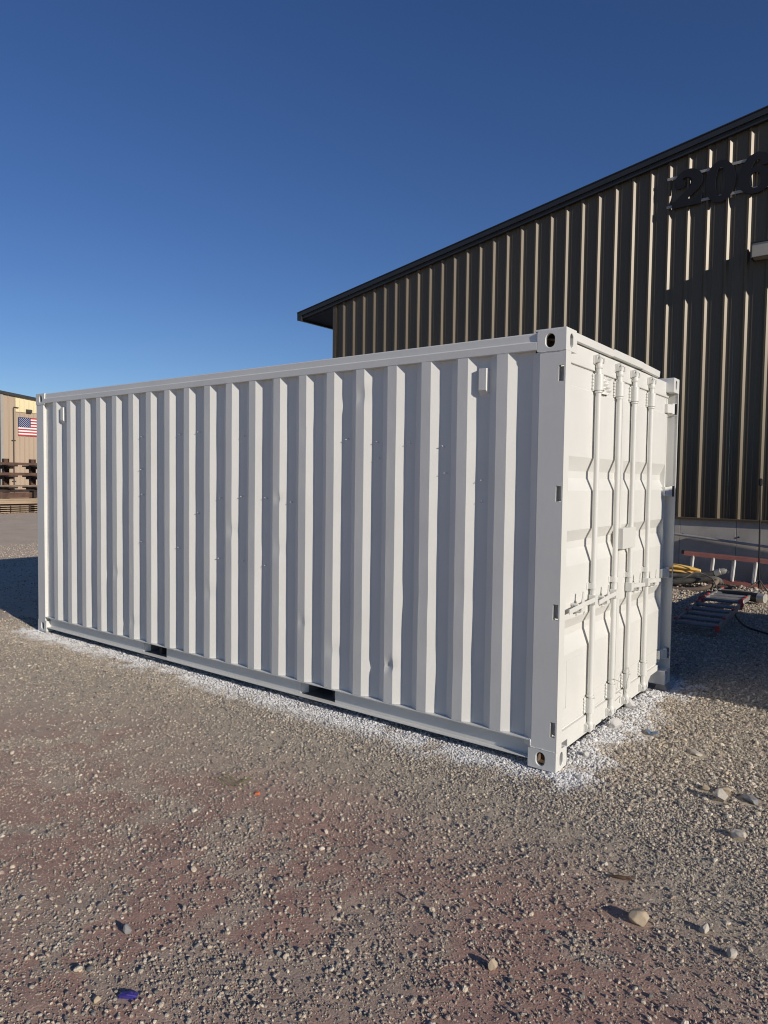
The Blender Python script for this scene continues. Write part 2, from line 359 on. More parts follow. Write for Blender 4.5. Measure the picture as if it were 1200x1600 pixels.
def scatter(x0, x1, y0, y1, dens, smin, smax, power, mask=None, maxd=99, tone_mu=0.45, tone_sd=0.22, round_p=0.3, clear=True):
    n = int((x1-x0)*(y1-y0)*dens); x = rng.uniform(x0, x1, n); y = rng.uniform(y0, y1, n)
    ok, z = in_view(x, y); ok &= (z < maxd)*1 > 0
    d = dist_cont(x, y); ok &= ~((x > -CL+0.1) & (x < -0.08) & (y > 0.12) & (y < CW-0.1))
    if mask is not None: ok &= rng.uniform(0, 1, n) < mask(x, y)
    x, y = x[ok], y[ok]
    s = smin+(smax-smin)*rng.uniform(0, 1, len(x))**power
    if clear:
        k = np.ones(len(x), bool)
        for bx, by, br in BLOCK: k &= np.hypot(x-bx, y-by) > br+s*0.5
        x, y, s = x[k], y[k], s[k]
    tone = np.clip(rng.normal(tone_mu+0.03, tone_sd*1.3, len(x)), 0, 1)
    pm = paint_mask(x, y); pt = np.clip(pm*1.15+rng.normal(-0.03, 0.17, len(x))*(pm > 0.03), 0, 1)
    pick = np.where(rng.uniform(0, 1, len(x)) < round_p, 8+rng.integers(0, 5, len(x)), rng.integers(0, 8, len(x)))
    zz = gh(x, y)+s*rng.uniform(0.08, 0.30, len(x))
    return np.stack([x, y, zz, s, tone, pt, pick], -1)

# ------------------------------------------------------------------ individually built rocks and litter (their spots are kept clear)
def rock(name, label, x, y, size, seed, mat, squash=0.75, rz=0.0, sub=4, rough=0.6, sink=0.14, group=None, stretch=1.0, tilt=0.0):
    r_ = random.Random(seed); bm = bmesh.new(); bmesh.ops.create_icosphere(bm, subdivisions=sub, radius=0.5)
    cuts = [(Vector((r_.gauss(0, 1), r_.gauss(0, 1), r_.gauss(0, 0.8))).normalized(), r_.uniform(0.25, 0.42)) for _ in range(15)]
    off = Vector((r_.uniform(0, 99), r_.uniform(0, 99), 0)); P = []
    for v in bm.verts:
        p = v.co.copy()
        for nn, d in cuts:
            t = p.dot(nn)
            if t > d: p -= nn*(t-d)*(0.55+0.75*rough if rough < 0.6 else 1.0)
        P.append(p)
    A = np.array([p[:] for p in P]); nzv = (fbm(A[:, 0]*5+off.x, A[:, 1]*5+A[:, 2]*4+off.y, seed)-0.5)*0.16+(fbm(A[:, 0]*14+off.y, A[:, 2]*14-A[:, 1]*9+off.x, seed+3)-0.5)*0.07
    for v, p, q in zip(bm.verts, P, nzv):
        p = p*(1+float(q)); v.co = Vector((p.x*size*stretch, p.y*size*0.82, p.z*size*squash))
    me = bpy.data.meshes.new(name); bm.to_mesh(me); bm.free(); me.materials.append(mat)
    me.polygons.foreach_set('use_smooth', [True]*len(me.polygons))
    o = bpy.data.objects.new(name, me); COL.objects.link(o)
    zmin = min(v.co.z for v in me.vertices)
    o.location = (x, y, float(gh(x, y))-zmin*(1-sink)-size*squash*0.02); o.rotation_euler = (tilt, 0, rz)
    BLOCK.append((x, y, size*0.42*max(1, stretch)))
    return tag(o, label, 'rock', group)
G_R = 'larger rocks lying loose on the gravel'
rock('rock', 'largest tan blocky rock lying on red dirt in the foreground, with a long shadow', 0.815, -1.09, 0.100, 3, M['rock_tan'], 0.66, 0.5, group=G_R)
rock('rock', 'rounded pale rock near the right edge, behind the largest tan rock', 0.995, -0.11, 0.092, 8, M['rock_pale'], 0.7, 1.1, group=G_R)
rock('rock', 'pale squarish rock at the front of the rock cluster right of the container corner', 0.845, 0.25, 0.098, 12, M['rock_pale'], 0.8, 0.3, group=G_R)
rock('rock', 'yellowish tan rock at the back of the rock cluster right of the container corner', 0.845, 0.37, 0.10, 15, M['rock_tan'], 0.55, 0.9, group=G_R)
rock('rock', 'flat grey slab of rock at the right end of the rock cluster', 0.965, 0.36, 0.12, 19, M['rock_grey'], 0.28, 2.6, group=G_R, stretch=1.25)
rock('rock', 'small tan rock at the left end of the rock cluster', 0.745, 0.34, 0.06, 21, M['rock_tan'], 0.6, 2.0, group=G_R)
rock('rock', 'flat pale stone bedded in gravel in front of the shaded ground', 0.575, 0.87, 0.10, 24, M['rock_pale'], 0.28, 2.3, group=G_R, stretch=1.3, sink=0.4)
rock('rock', 'small upright tan rock on bare red dirt at the bottom centre of the photo', 0.492, -1.69, 0.044, 28, M['rock_tan'], 1.0, 0.7, group=G_R)
rock('rock', 'smooth pale grey pebble standing alone on dirt at the lower left', -0.70, -2.365, 0.042, 33, M['rock_grey'], 0.95, 0.2, group=G_R, rough=0.2)
rock('rock', 'buff oval pebble left of the violet plastic scrap', -0.462, -2.63, 0.034, 35, M['rock_tan'], 0.7, 0.8, group=G_R, rough=0.2)
rock('rock', 'pale pebble close to the bottom right edge of the photo', 1.15, -1.085, 0.052, 37, M['rock_pale'], 0.7, 1.9, group=G_R, rough=0.3)
rock('rock', 'small whitish stone to the right of the largest tan rock', 1.035, -0.985, 0.050, 39, M['rock_pale'], 0.75, 1.3, group=G_R)
rock('rock', 'paint spattered white rock under the bottom edge of the container door', 0.03, 0.93, 0.105, 44, M['rock_white'], 0.75, 0.9)
rock('rock', 'paint spattered rock under the door edge, behind the white one', -0.02, 1.42, 0.12, 46, M['rock_white'], 0.7, 0.1)
rock('rock', 'small painted stone beside the near bottom corner casting of the container', 0.06, 0.33, 0.052, 48, M['rock_white'], 0.8, 0.5)
rock('rock', 'grey overspray dusted stone just in front of the near corner casting', 0.13, 0.05, 0.055, 52, M['rock_white'], 0.6, 0.4)

def litter(mb, name, mat, x, y, label, cat, rz=0, dz=0.0, r=0.04, smooth=False, rot=None, group=None):
    o = mb.build(name, mat, smooth=smooth, loc=(x, y, float(gh(x, y))+dz), rot=rot or (0, 0, rz))
    BLOCK.append((x, y, r)); return tag(o, label, cat, group)
m = MB(); m.prism([(-0.030, 0), (0.028, 0.0), (0.031, 0.008), (0.02, 0.013), (-0.026, 0.012)], 'y', -0.009, 0.011); m.prism([(-0.028, 0.012), (0.018, 0.014), (0.010, 0.019), (-0.02, 0.017)], 'y', -0.006, 0.002)
m.tube([(-0.03, -0.004, 0.008), (0.0, -0.01, 0.016), (0.03, -0.006, 0.009)], 0.0035, 6)
litter(m, 'plastic_scrap', M['violet'], -0.40, -2.555, 'crumpled shiny violet plastic scrap on red dirt', 'plastic scrap', 0.62, r=0.03)
rngl = random.Random(4); rows = []
for i in range(9):
    rows.append([((i-4)*0.013, (j-3)*0.011*(1-abs(i-4)*0.12), 0.012+0.008*math.sin(i*0.9+j*0.5)+rngl.uniform(-.004, .004)) for j in range(7)])
m = MB(); m.grid(rows)
o = litter(m, 'plastic_shard', M['blue'], 0.255, 1.03, 'thin blue plastic shard lying on gravel right of the container door', 'plastic shard', -0.5, dz=0.008, r=0.06)
o.modifiers.new('thickness', 'SOLIDIFY').thickness = 0.002
m = MB()
for i in range(9):
    a = rngl.uniform(-0.5, 0.5)+(PI if i % 3 == 0 else 0); L = rngl.uniform(0.05, 0.12)
    pts = [(L*t*math.cos(a)+0.02*(i % 3), L*t*math.sin(a)*0.7+0.012*i-0.05, 0.006+0.022*math.sin(t*PI*0.8)) for t in (0, .25, .5, .75, 1)]
    m.tube(pts, [0.0022, 0.0022, 0.002, 0.0014, 0.0004], 5)
litter(m, 'grass_sprig', M['grass'], -1.39, -1.25, 'sparse yellow green grass sprig in the gravel before the container', 'grass sprig', r=0.02)
m = MB(); m.prism([(-0.012, 0), (0.013, 0), (0.010, 0.014), (-0.008, 0.012)], 'y', -0.008, 0.009)
litter(m, 'plastic_chip', M['orange'], -1.18, -1.26, 'tiny bright orange chip lying beside the grass sprig', 'plastic chip', 0.4, r=0.015)
m = MB(); m.tube([(-0.05, 0.012, 0.006), (-0.02, 0.0, 0.012), (0.02, -0.004, 0.010), (0.055, 0.01, 0.008)], [0.004, 0.008, 0.009, 0.003], 7); m.tube([(0.01, -0.004, 0.012), (0.035, -0.018, 0.016)], [0.005, 0.002], 6)
litter(m, 'twig', M['twig'], 0.665, -0.835, 'curved dark brown twig on dirt behind the largest tan rock', 'twig', 0.5, r=0.03, smooth=True)

# ------------------------------------------------------------------ gravel scatter (one stuff object)
gm = lambda lo, hi: (lambda x, y: lo+(hi-lo)*gravel_mask(x, y))
clump = lambda x, y: 0.35+0.65*sstep(0.35, 0.65, fbm(x*6, y*6, 61))
near = lambda x, y: gm(0.36, 1.0)(x, y)*clump(x, y)
S = []
S.append(scatter(-3.6, 2.2, -3.2, 0.2, 15000, 0.0035, 0.0085, 1.3, gm(0.45, 0.9), 4.6, 0.52, 0.22, 0.15))
S.append(scatter(-7.0, 2.4, -3.2, 0.3, 5200, 0.008, 0.019, 1.5, near, 8.5, 0.44, 0.22, 0.25))
S.append(scatter(-7.0, 2.4, -3.2, 0.3, 400, 0.014, 0.027, 1.8, gm(0.6, 1.0), 9, 0.48, 0.23, 0.45))
S.append(scatter(-7.0, 2.4, -3.2, 0.3, 20, 0.022, 0.038, 2.0, gm(0.6, 1.0), 9, 0.58, 0.22, 0.6))
S.append(scatter(-0.1, 2.2, -0.4, 3.2, 6000, 0.009, 0.023, 1.5, gm(0.6, 1.0), 9, 0.52, 0.22, 0.25))
S.append(scatter(-0.1, 2.2, 0.0, 3.2, 300, 0.022, 0.042, 1.8, None, 9, 0.58, 0.22, 0.45))
S.append(scatter(-2.8, 2.0, 3.0, 8.5, 1700, 0.016, 0.036, 1.6, None, 16, 0.60, 0.20, 0.3))
S.append(scatter(-2.4, 1.2, 6.9, 8.52, 300, 0.035, 0.085, 2.0, lambda x, y: sstep(7.0, 7.8, y), 16, 0.66, 0.18, 0.3))
S.append(scatter(-16, -5.6, -0.8, 8.0, 260, 0.012, 0.034, 2.0, None, 22, 0.62, 0.2, 0.3))
S.append(scatter(-6.6, 0.4, -0.45, 0.05, 3600, 0.009, 0.021, 1.5, None, 9, 0.5, 0.22, 0.2))
S.append(scatter(-0.1, 0.6, -0.1, 2.6, 2200, 0.012, 0.030, 1.6, None, 9, 0.52, 0.22, 0.25))
S = np.concatenate(S)
print('stones', len(S))
pm = bpy.data.meshes.new('gravel'); pm.vertices.add(len(S)); pm.vertices.foreach_set('co', S[:, :3].astype(np.float32).ravel())
def fattr(nm, a): at = pm.attributes.new(nm, 'FLOAT', 'POINT'); at.data.foreach_set('value', a.astype(np.float32))
fattr('size', S[:, 3]); fattr('tone', S[:, 4]); fattr('overspray', S[:, 5])
at = pm.attributes.new('pick', 'INT', 'POINT'); at.data.foreach_set('value', S[:, 6].astype(np.int32))
rot = np.stack([rng.normal(0, 0.35, len(S)), rng.normal(0, 0.35, len(S)), rng.uniform(0, 2*PI, len(S))], -1)
at = pm.attributes.new('turn', 'FLOAT_VECTOR', 'POINT'); at.data.foreach_set('vector', rot.astype(np.float32).ravel())
gravel = bpy.data.objects.new('gravel', pm); COL.objects.link(gravel)
tag(gravel, 'loose grey and tan crushed stone scattered over the dirt yard', 'gravel', kind='stuff')
ng = bpy.data.node_groups.new('scatter_gravel', 'GeometryNodeTree')
ng.interface.new_socket('Geometry', in_out='INPUT', socket_type='NodeSocketGeometry'); ng.interface.new_socket('Geometry', in_out='OUTPUT', socket_type='NodeSocketGeometry')
N = ng.nodes; Lk = ng.links
gi = N.new('NodeGroupInput'); gout = N.new('NodeGroupOutput'); iop = N.new('GeometryNodeInstanceOnPoints'); ci = N.new('GeometryNodeCollectionInfo')
ci.inputs['Collection'].default_value = src; ci.inputs['Separate Children'].default_value = True; ci.inputs['Reset Children'].default_value = True
def na(nm, ty):
    q = N.new('GeometryNodeInputNamedAttribute'); q.data_type = ty; q.inputs['Name'].default_value = nm; return q.outputs['Attribute']
mtp = N.new('GeometryNodeMeshToPoints'); Lk.new(gi.outputs[0], mtp.inputs['Mesh'])
Lk.new(mtp.outputs[0], iop.inputs['Points']); Lk.new(ci.outputs[0], iop.inputs['Instance']); iop.inputs['Pick Instance'].default_value = True
Lk.new(na('pick', 'INT'), iop.inputs['Instance Index']); Lk.new(na('size', 'FLOAT'), iop.inputs['Scale'])
e2r = N.new('FunctionNodeEulerToRotation'); Lk.new(na('turn', 'FLOAT_VECTOR'), e2r.inputs[0]); Lk.new(e2r.outputs[0], iop.inputs['Rotation'])
Lk.new(iop.outputs[0], gout.inputs[0])
gmod = gravel.modifiers.new('scatter', 'NODES'); gmod.node_group = ng

# ------------------------------------------------------------------ shipping container
box_root = empty('shipping_container')
tag(box_root, 'freshly painted white steel shipping container standing on the gravel', 'shipping container')
W_ = M['white']
RIBZ0, RIBZ1 = 0.166, 2.486
PITCH = 0.277
def side_profile():
    """(x, depth) from the near post to the far post; depth 0 = outer face."""
    D = 0.036; c = 0.0035; p = [(-0.20, 0.030), (-0.216, D)]
    for k in range(20):
        fo = -0.367-PITCH*k
        p += [(fo+0.058, D), (fo, 0.0), (fo-0.074, 0.0), (fo-0.138, D)]
    p += [(-5.885, D), (-5.905, 0.030)]
    return p
PROF = side_profile()
DENTS = [(-2.325, 1.56, 0.022, 0.017), (-1.235, 0.43, 0.040, 0.022), (-1.215, 0.40, 0.018, -0.008), (-1.51, 2.29, 0.05, 0.010), (-2.06, 0.62, 0.03, 0.010), (-1.99, 2.05, 0.10, 0.004), (-2.86, 1.28, 0.05, 0.009), (-2.30, 1.16, 0.07, 0.006),
         (-0.95, 0.95, 0.16, 0.006), (-0.68, 0.55, 0.20, 0.007), (-1.48, 2.33, 0.05, 0.005), (-3.14, 0.72, 0.06, 0.006), (-1.75, 0.45, 0.05, 0.008), (-4.54, 0.78, 0.06, 0.008), (-4.28, 0.33, 0.05, 0.009), (-0.66, 1.0, 0.12, 0.004)]
def corr_wall(prof, z0, z1, place, nz=72, dents=(), sub=3, seed=0):
    xs = []; brk = []
    for (x0, d0), (x1, d1) in zip(prof[:-1], prof[1:]):
        for k in range(sub): t = k/sub; xs.append((x0+(x1-x0)*t, d0+(d1-d0)*t)); brk.append(k == 0)
    xs.append(prof[-1]); brk.append(True)
    X = np.array([q[0] for q in xs]); Dp = np.array([q[1] for q in xs]); Z = np.linspace(z0, z1, nz+1)
    XX, ZZ = np.meshgrid(X, Z); DD = np.meshgrid(Dp, Z)[0].copy()
    DD += 0.0035*(fbm(XX*3.1, ZZ*2.2, 51+seed)-0.5)+0.0022*(fbm(XX*9, ZZ*6, 52+seed)-0.5)
    XX = XX+0.006*(fbm(XX*3.6+5, ZZ*1.7, 57+seed)-0.5)
    for dx, dz, r, a in dents: DD += a*np.exp(-(((XX-dx)/r)**2+((ZZ-dz)/(r*0.8))**2))
    vs = [place(x, d, z) for x, d, z in zip(XX.ravel(), DD.ravel(), ZZ.ravel())]
    nc = len(xs); fs = [(i*nc+j, i*nc+j+1, (i+1)*nc+j+1, (i+1)*nc+j) for i in range(nz) for j in range(nc-1)]
    return vs, fs, brk, nc
def corr_obj(name, prof, z0, z1, place, mat, parent, flip=False, **k):
    vs, fs, brk, nc = corr_wall(prof, z0, z1, place, **k)
    if flip: fs = [f[::-1] for f in fs]
    me = bpy.data.meshes.new(name); me.from_pydata(vs, [], fs); me.materials.append(mat)
    me.polygons.foreach_set('use_smooth', [True]*len(fs))
    bm = bmesh.new(); bm.from_mesh(me); bm.verts.ensure_lookup_table()
    for e in bm.edges:
        a, b = e.verts[0].index, e.verts[1].index
        if a % nc == b % nc and brk[a % nc]: e.smooth = False
    bm.to_mesh(me); bm.free()
    o = bpy.data.objects.new(name, me); COL.objects.link(o); o.parent = parent
    return o
corr_obj('side_wall', PROF, RIBZ0, RIBZ1, lambda x, d, z: (x, d+0.002, z), W_, box_root, flip=True, dents=DENTS)
corr_obj('side_wall', PROF, RIBZ0, RIBZ1, lambda x, d, z: (x, CW-d-0.002, z), W_, box_root, nz=12, sub=1, seed=9)
endp = [(0.16, 0.03)]
for k in range(7):
    a = 0.22+0.286*k; endp += [(a, 0.045), (a+0.11, 0.045), (a+0.15, 0.0), (a+0.245, 0.0)]
endp += [(CW-0.16, 0.03)]
corr_obj('end_wall', endp, 0.16, 2.48, lambda x, d, z: (-CL+0.02+d, x, z), W_, box_root, nz=6, sub=1)
m = MB()
m.grid([[(-0.06-(CL-0.12)*i/60, y, 2.545+0.012*(i % 4 in (1, 2))+0.012*math.sin(PI*(y-0.05)/2.34)) for y in np.linspace(0.05, CW-0.05, 5)] for i in range(61)])
m.build('roof', W_, box_root)
m = MB(); m.box(-CL+0.05, -0.12, 0.06, CW-0.06, 0.145, 0.165)
for k in range(16):
    x = -0.35-0.36*k; m.box(x-0.02, x+0.02, 0.09, CW-0.09, 0.055, 0.144)
m.build('underfloor', M['dark_steel'], box_root)

# rails. top rail: two stepped flats; bottom rail: set-back web with a lip, open at the two fork pockets
for sgn, y0 in ((1, 0.0), (-1, CW)):
    Y = lambda d: y0+sgn*d
    m = MB(); m.prism([(Y(0.002), 2.483), (Y(0.0), 2.487), (Y(0.0), 2.532), (Y(0.010), 2.538), (Y(0.012), 2.582), (Y(0.018), 2.588), (Y(0.062), 2.588), (Y(0.062), 2.535), (Y(0.045), 2.483)], 'x', -5.879, -0.180)
    m.build('top_rail', W_, box_root, bevel=0.002)
    POCK = [(-4.155, -3.801), (-2.105, -1.757)]
    m = MB()
    segs = [(-5.895, POCK[0][0]), (POCK[0][1], POCK[1][0]), (POCK[1][1], -0.163)]
    def bb(x0, x1, d0, d1, z0, z1): m.box(x0, x1, min(Y(d0), Y(d1)), max(Y(d0), Y(d1)), z0, z1)
    for a, b in segs: bb(a, b, 0.048, 0.054, 0.052, 0.1555)
    bb(-5.895, -0.163, 0.001, 0.060, 0.156, 0.1645)            # top flange under the corrugation
    bb(-5.895, -0.163, 0.004, 0.056, 0.044, 0.0515)            # lip
    m.build('bottom_rail', W_, box_root, bevel=0.0015)
    for a, b in POCK:
        m = MB()
        P = lambda x, d, z: (x, Y(d), z)
        m.add([P(a-0.004, 0.049, 0.053), P(a-0.004, 0.049, 0.155), P(a+0.030, 0.105, 0.155), P(a+0.030, 0.105, 0.053)], [(0, 1, 2, 3)])
        m.add([P(a+0.030, 0.105, 0.053), P(a+0.030, 0.105, 0.155), P(a+0.030, 1.0, 0.155), P(a+0.030, 1.0, 0.053)], [(0, 1, 2, 3)], 1)
        m.add([P(b, 0.055, 0.053), P(b, 0.055, 0.155), P(b, 1.0, 0.155), P(b, 1.0, 0.053)], [(0, 1, 2, 3)], 1)
        m.add([P(a, 0.062, 0.1545), P(b, 0.062, 0.1545), P(b, 1.0, 0.1545), P(a, 1.0, 0.1545)], [(0, 1, 2, 3)], 1)
        m.add([P(a, 0.057, 0.0525), P(b, 0.057, 0.0525), P(b, 1.0, 0.0525), P(a, 1.0, 0.0525)], [(0, 1, 2, 3)], 1)
        m.build('fork_pocket', [W_, M['pocket']], box_root)

# corner castings: hollow blocks with stadium shaped holes
def plate_hole(m, o, u, v, n, W, H, hc, hw, hh, th, mi=0):
    """plate W x H spanned by u, v from corner o; stadium hole centre hc, size hw x hh; inner wall goes th along -n"""
    o, u, v, n = Vector(o), Vector(u), Vector(v), Vector(n)
    ang = [math.atan2(b-hc[1], a-hc[0]) for a, b in ((0, 0), (W, 0), (W, H), (0, H))]
    ts = sorted(set([round(2*PI*k/28-PI+0.03, 5) for k in range(28)]+[round(a, 5) for a in ang]))
    inn, out = [], []
    r = min(hw, hh)/2; sx = hw/2-r; sy = hh/2-r
    for t in ts:
        c, s = math.cos(t), math.sin(t)
        # ray/stadium: numeric march
        lo, hi = 0.0, max(hw, hh)
        for _ in range(30):
            mid = (lo+hi)/2; qx = max(abs(c*mid)-sx, 0); qy = max(abs(s*mid)-sy, 0)
            if math.hypot(qx, qy) < r: lo = mid
            else: hi = mid
        inn.append((hc[0]+c*lo, hc[1]+s*lo))
        k = min([(W-hc[0])/c if c > 1e-6 else 9, (-hc[0])/c if c < -1e-6 else 9, (H-hc[1])/s if s > 1e-6 else 9, (-hc[1])/s if s < -1e-6 else 9])
        out.append((hc[0]+c*k, hc[1]+s*k))
    P = lambda q, d=0: o+u*q[0]+v*q[1]-n*d
    N_ = len(ts)
    ch = 0.003
    innb = [(hc[0]+(a-hc[0])*1.07, hc[1]+(b-hc[1])*1.07) for a, b in inn]
    vs = [P(q) for q in out]+[P(q) for q in innb]+[P(q, ch) for q in inn]+[P(q, th) for q in inn]; fs = []
    for lay in range(3):
        for i in range(N_): j = (i+1) % N_; fs.append((lay*N_+i, lay*N_+j, (lay+1)*N_+j, (lay+1)*N_+i))
    m.add(vs, fs, mi)
def casting(x0, y0, z0, sx, sy, top, h=0.118, holes=True):
    """outer corner at (x0,y0); sx, sy = directions towards the inside"""
    Lx, Ly = 0.178, 0.162
    m = MB()
    hz = 0.060 if not top else h-0.058
    if sx < 0: X0, X1 = x0-Lx, x0
    else: X0, X1 = x0, x0+Lx
    if sy > 0: Y0, Y1 = y0, y0+Ly
    else: Y0, Y1 = y0-Ly, y0
    z1 = z0+h
    hx = (x0-0.098-X0) if sx < 0 else 0.098
    plate_hole(m, (X0, y0, z0), (1, 0, 0), (0, 0, 1), (0, -sy, 0), Lx, h, (hx, hz), 0.056, 0.080, 0.022)
    hy = 0.083 if sy > 0 else Ly-0.083
    plate_hole(m, (x0, Y0, z0), (0, 1, 0), (0, 0, 1), (-sx, 0, 0), Ly, h, (hy, hz), 0.050, 0.080, 0.022)
    xi, yi = (X0 if sx < 0 else X1), (Y1 if sy > 0 else Y0)
    m.add([(xi, Y0, z0), (xi, Y1, z0), (xi, Y1, z1), (xi, Y0, z1)], [(0, 1, 2, 3)])
    m.add([(X0, yi, z0), (X1, yi, z0), (X1, yi, z1), (X0, yi, z1)], [(0, 1, 2, 3)])
    m.add([(X0, Y0, z0), (X1, Y0, z0), (X1, Y1, z0), (X0, Y1, z0)], [(0, 1, 2, 3)])
    m.add([(X0, Y0, z1), (X1, Y0, z1), (X1, Y1, z1), (X0, Y1, z1)], [(0, 1, 2, 3)])
    # rusty inner liner, seen through the holes
    i = 0.024; m.add([(X0+i, Y0+i, z0+.004), (X1-i, Y0+i, z0+.004), (X1-i, Y1-i, z0+.004), (X0+i, Y1-i, z0+.004), (X0+i, Y1-i, z1-.006), (X1-i, Y1-i, z1-.006), (X0+i, Y0+i, z1-.006), (X1-i, Y0+i, z1-.006)], [(0, 1, 2, 3), (3, 2, 5, 4), ((0, 3, 4, 6) if sx < 0 else (1, 2, 5, 7)), (4, 5, 7, 6)] if sy > 0 else [(0, 1, 2, 3), (0, 1, 7, 6), ((0, 3, 4, 6) if sx < 0 else (1, 2, 5, 7)), (4, 5, 7, 6)], 1)
    o = m.build('corner_casting', [W_, M['white_in']], box_root, bevel=0.0)
    bm = bmesh.new(); bm.from_mesh(o.data); bmesh.ops.remove_doubles(bm, verts=bm.verts, dist=0.0002)
    bmesh.ops.recalc_face_normals(bm, faces=bm.faces)
    ed = [e for e in bm.edges if len(e.link_faces) == 2 and e.calc_face_angle(0) > R(80) and all(min(abs(v.co.x-X0), abs(v.co.x-X1)) < 1e-4 or min(abs(v.co.y-Y0), abs(v.co.y-Y1)) < 1e-4 or min(abs(v.co.z-z0), abs(v.co.z-z1)) < 1e-4 for v in e.verts)
          and sum(1 for f in e.link_faces if len(f.verts) == 4) == 2 and e.calc_length() > 0.02]
    bmesh.ops.bevel(bm, geom=ed, offset=0.006, segments=2, profile=0.6, affect='EDGES', clamp_overlap=True)
    bm.to_mesh(o.data); bm.free()
    return o
for (x0, sx) in ((0.0, -1), (-CL, 1)):
    for (y0, sy) in ((0.0, 1), (CW, -1)):
        casting(x0, y0, CH-0.120, sx, sy, True, 0.120); casting(x0, y0, 0.0 if not (x0 == 0 and y0 > 1) else 0.002, sx, sy, False)

# corner posts. door end posts: outer flange with four hinge slots, hollow pocket behind it
HZ = [2.340, 1.645, 0.950, 0.250]
def holed_strip(m, xs, zs, holes, y_out, y_in):
    """flange sheet in the xz plane between y_out and y_in, rectangular holes [(x0,x1,z0,z1)]"""
    for y in (y_out, y_in):
        for i in range(len(xs)-1):
            for j in range(len(zs)-1):
                cx, cz = (xs[i]+xs[i+1])/2, (zs[j]+zs[j+1])/2
                if any(a < cx < b and c < cz < d for a, b, c, d in holes): continue
                m.add([(xs[i], y, zs[j]), (xs[i+1], y, zs[j]), (xs[i+1], y, zs[j+1]), (xs[i], y, zs[j+1])], [(0, 1, 2, 3)])
    for a, b, c, d in holes:
        for p, q in (((a, c), (b, c)), ((b, c), (b, d)), ((b, d), (a, d)), ((a, d), (a, c))):
            m.add([(p[0], y_out, p[1]), (q[0], y_out, q[1]), (q[0], y_in, q[1]), (p[0], y_in, p[1])], [(0, 1, 2, 3)])
    x0, x1, z0, z1 = xs[0], xs[-1], zs[0], zs[-1]
    m.add([(x1, y_out, z0), (x1, y_in, z0), (x1, y_in, z1), (x1, y_out, z1)], [(0, 1, 2, 3)])
for sgn, y0 in ((1, 0.0), (-1, CW)):
    Y = lambda d: y0+sgn*d
    m = MB(); z0, z1 = 0.119, CH-0.121
    holes = [(-0.042, -0.010, z-0.046, z+0.046) for z in HZ]
    zs = sorted([z0, z1]+[z-0.046 for z in HZ]+[z+0.046 for z in HZ])
    holed_strip(m, [-0.160, -0.062, -0.042, -0.010, -0.004], zs, holes, Y(0.003), Y(0.014))
    m.prism([(-0.1605, Y(0.003)), (-0.1605, Y(0.075)), (-0.222, Y(0.075)), (-0.222, Y(0.040)), (-0.200, Y(0.026)), (-0.166, Y(0.0045))], 'z', z0, z1)
    m.prism([(-0.160, Y(0.0145)), (-0.112, Y(0.0145)), (-0.112, Y(0.075)), (-0.160, Y(0.075))], 'z', z0, z1)
    m.prism([(-0.0035, Y(0.003)), (0.0, Y(0.003)), (0.0, Y(0.018 if sgn < 0 else 0.08)), (-0.0035, Y(0.018 if sgn < 0 else 0.08))], 'z', z0, z1)  # near lip widened, out of view, to keep light out of the hinge slots
    o = m.build('corner_post', W_, box_root)
    for z in HZ:
        m = MB()
        m.tube([(-0.034, Y(0.062), z-0.045), (-0.034, Y(0.062), z+0.045)], 0.019, 12)
        m.box(-0.0705, -0.045, min(Y(0.050), Y(0.16)), max(Y(0.050), Y(0.16)), z-0.037, z+0.037)
        m.prism([(-0.0455, Y(0.045)), (-0.020, Y(0.040)), (-0.020, Y(0.075)), (-0.052, Y(0.15)), (-0.0655, Y(0.15)), (-0.0655, Y(0.045))], 'z', z-0.036, z+0.036)
        m.box(-0.044, -0.010, min(Y(0.016), Y(0.024)), max(Y(0.016), Y(0.024)), z-0.052, z-0.046)
        m.box(-0.044, -0.010, min(Y(0.016), Y(0.024)), max(Y(0.016), Y(0.024)), z+0.046, z+0.052)
        m.build('hinge', W_, box_root, bevel=0.002, smooth=True)
    m = MB(); m.prism([(-CL+0.004, Y(0.003)), (-CL+0.150, Y(0.003)), (-CL+0.153, Y(0.006)), (-CL+0.153, Y(0.080)), (-CL+0.004, Y(0.080))], 'z', z0, z1)
    m.build('corner_post', W_, box_root, bevel=0.003)

# door end: header, rain gutter, sill
m = MB(); m.box(-0.16, -0.060, 0.164, CW-0.164, 2.434, CH-0.035); m.box(-0.16, -0.061, 0.08, 0.1635, 2.434, CH-0.1215); m.box(-0.16, -0.061, CW-0.1635, CW-0.08, 2.434, CH-0.1215); m.build('door_header', W_, box_root, bevel=0.003)
m = MB()
for ya_, yb2, lift in ((0.166, 0.9, 0.0), (0.9, 1.55, 0.006), (1.55, 1.985, 0.0)):
    m.add([(x, y, z) for y, l in ((ya_, 0.0 if ya_ < 0.9 else (0.006 if ya_ < 1.5 else 0.003)), (yb2, lift if ya_ < 1.5 else -0.004)) for x, z in ((-0.20, 2.592+l), (-0.052, 2.560+l), (-0.036, 2.563+l), (-0.032, 2.610+l), (-0.20, 2.606+l))],
          [(0, 5, 6, 1), (1, 6, 7, 2), (2, 7, 8, 3), (3, 8, 9, 4)]+([(0, 1, 2, 3, 4)] if ya_ < 0.2 else [])+([(9, 8, 7, 6, 5)] if yb2 > 1.9 else []))
m.box(-0.20, -0.004, 0.012, 0.1655, 2.5925, 2.604)
m.build('rain_gutter', W_, box_root, bevel=0.002)
m = MB(); m.prism([(0.168, 0.168), (0.168, 0.100), (0.316, 0.100), (0.316, 0.046), (2.005, 0.046), (2.010, 0.086), (2.075, 0.118), (2.27, 0.118), (2.27, 0.168)], 'x', -0.14, -0.058)
m.build('door_sill', W_, box_root, bevel=0.003)
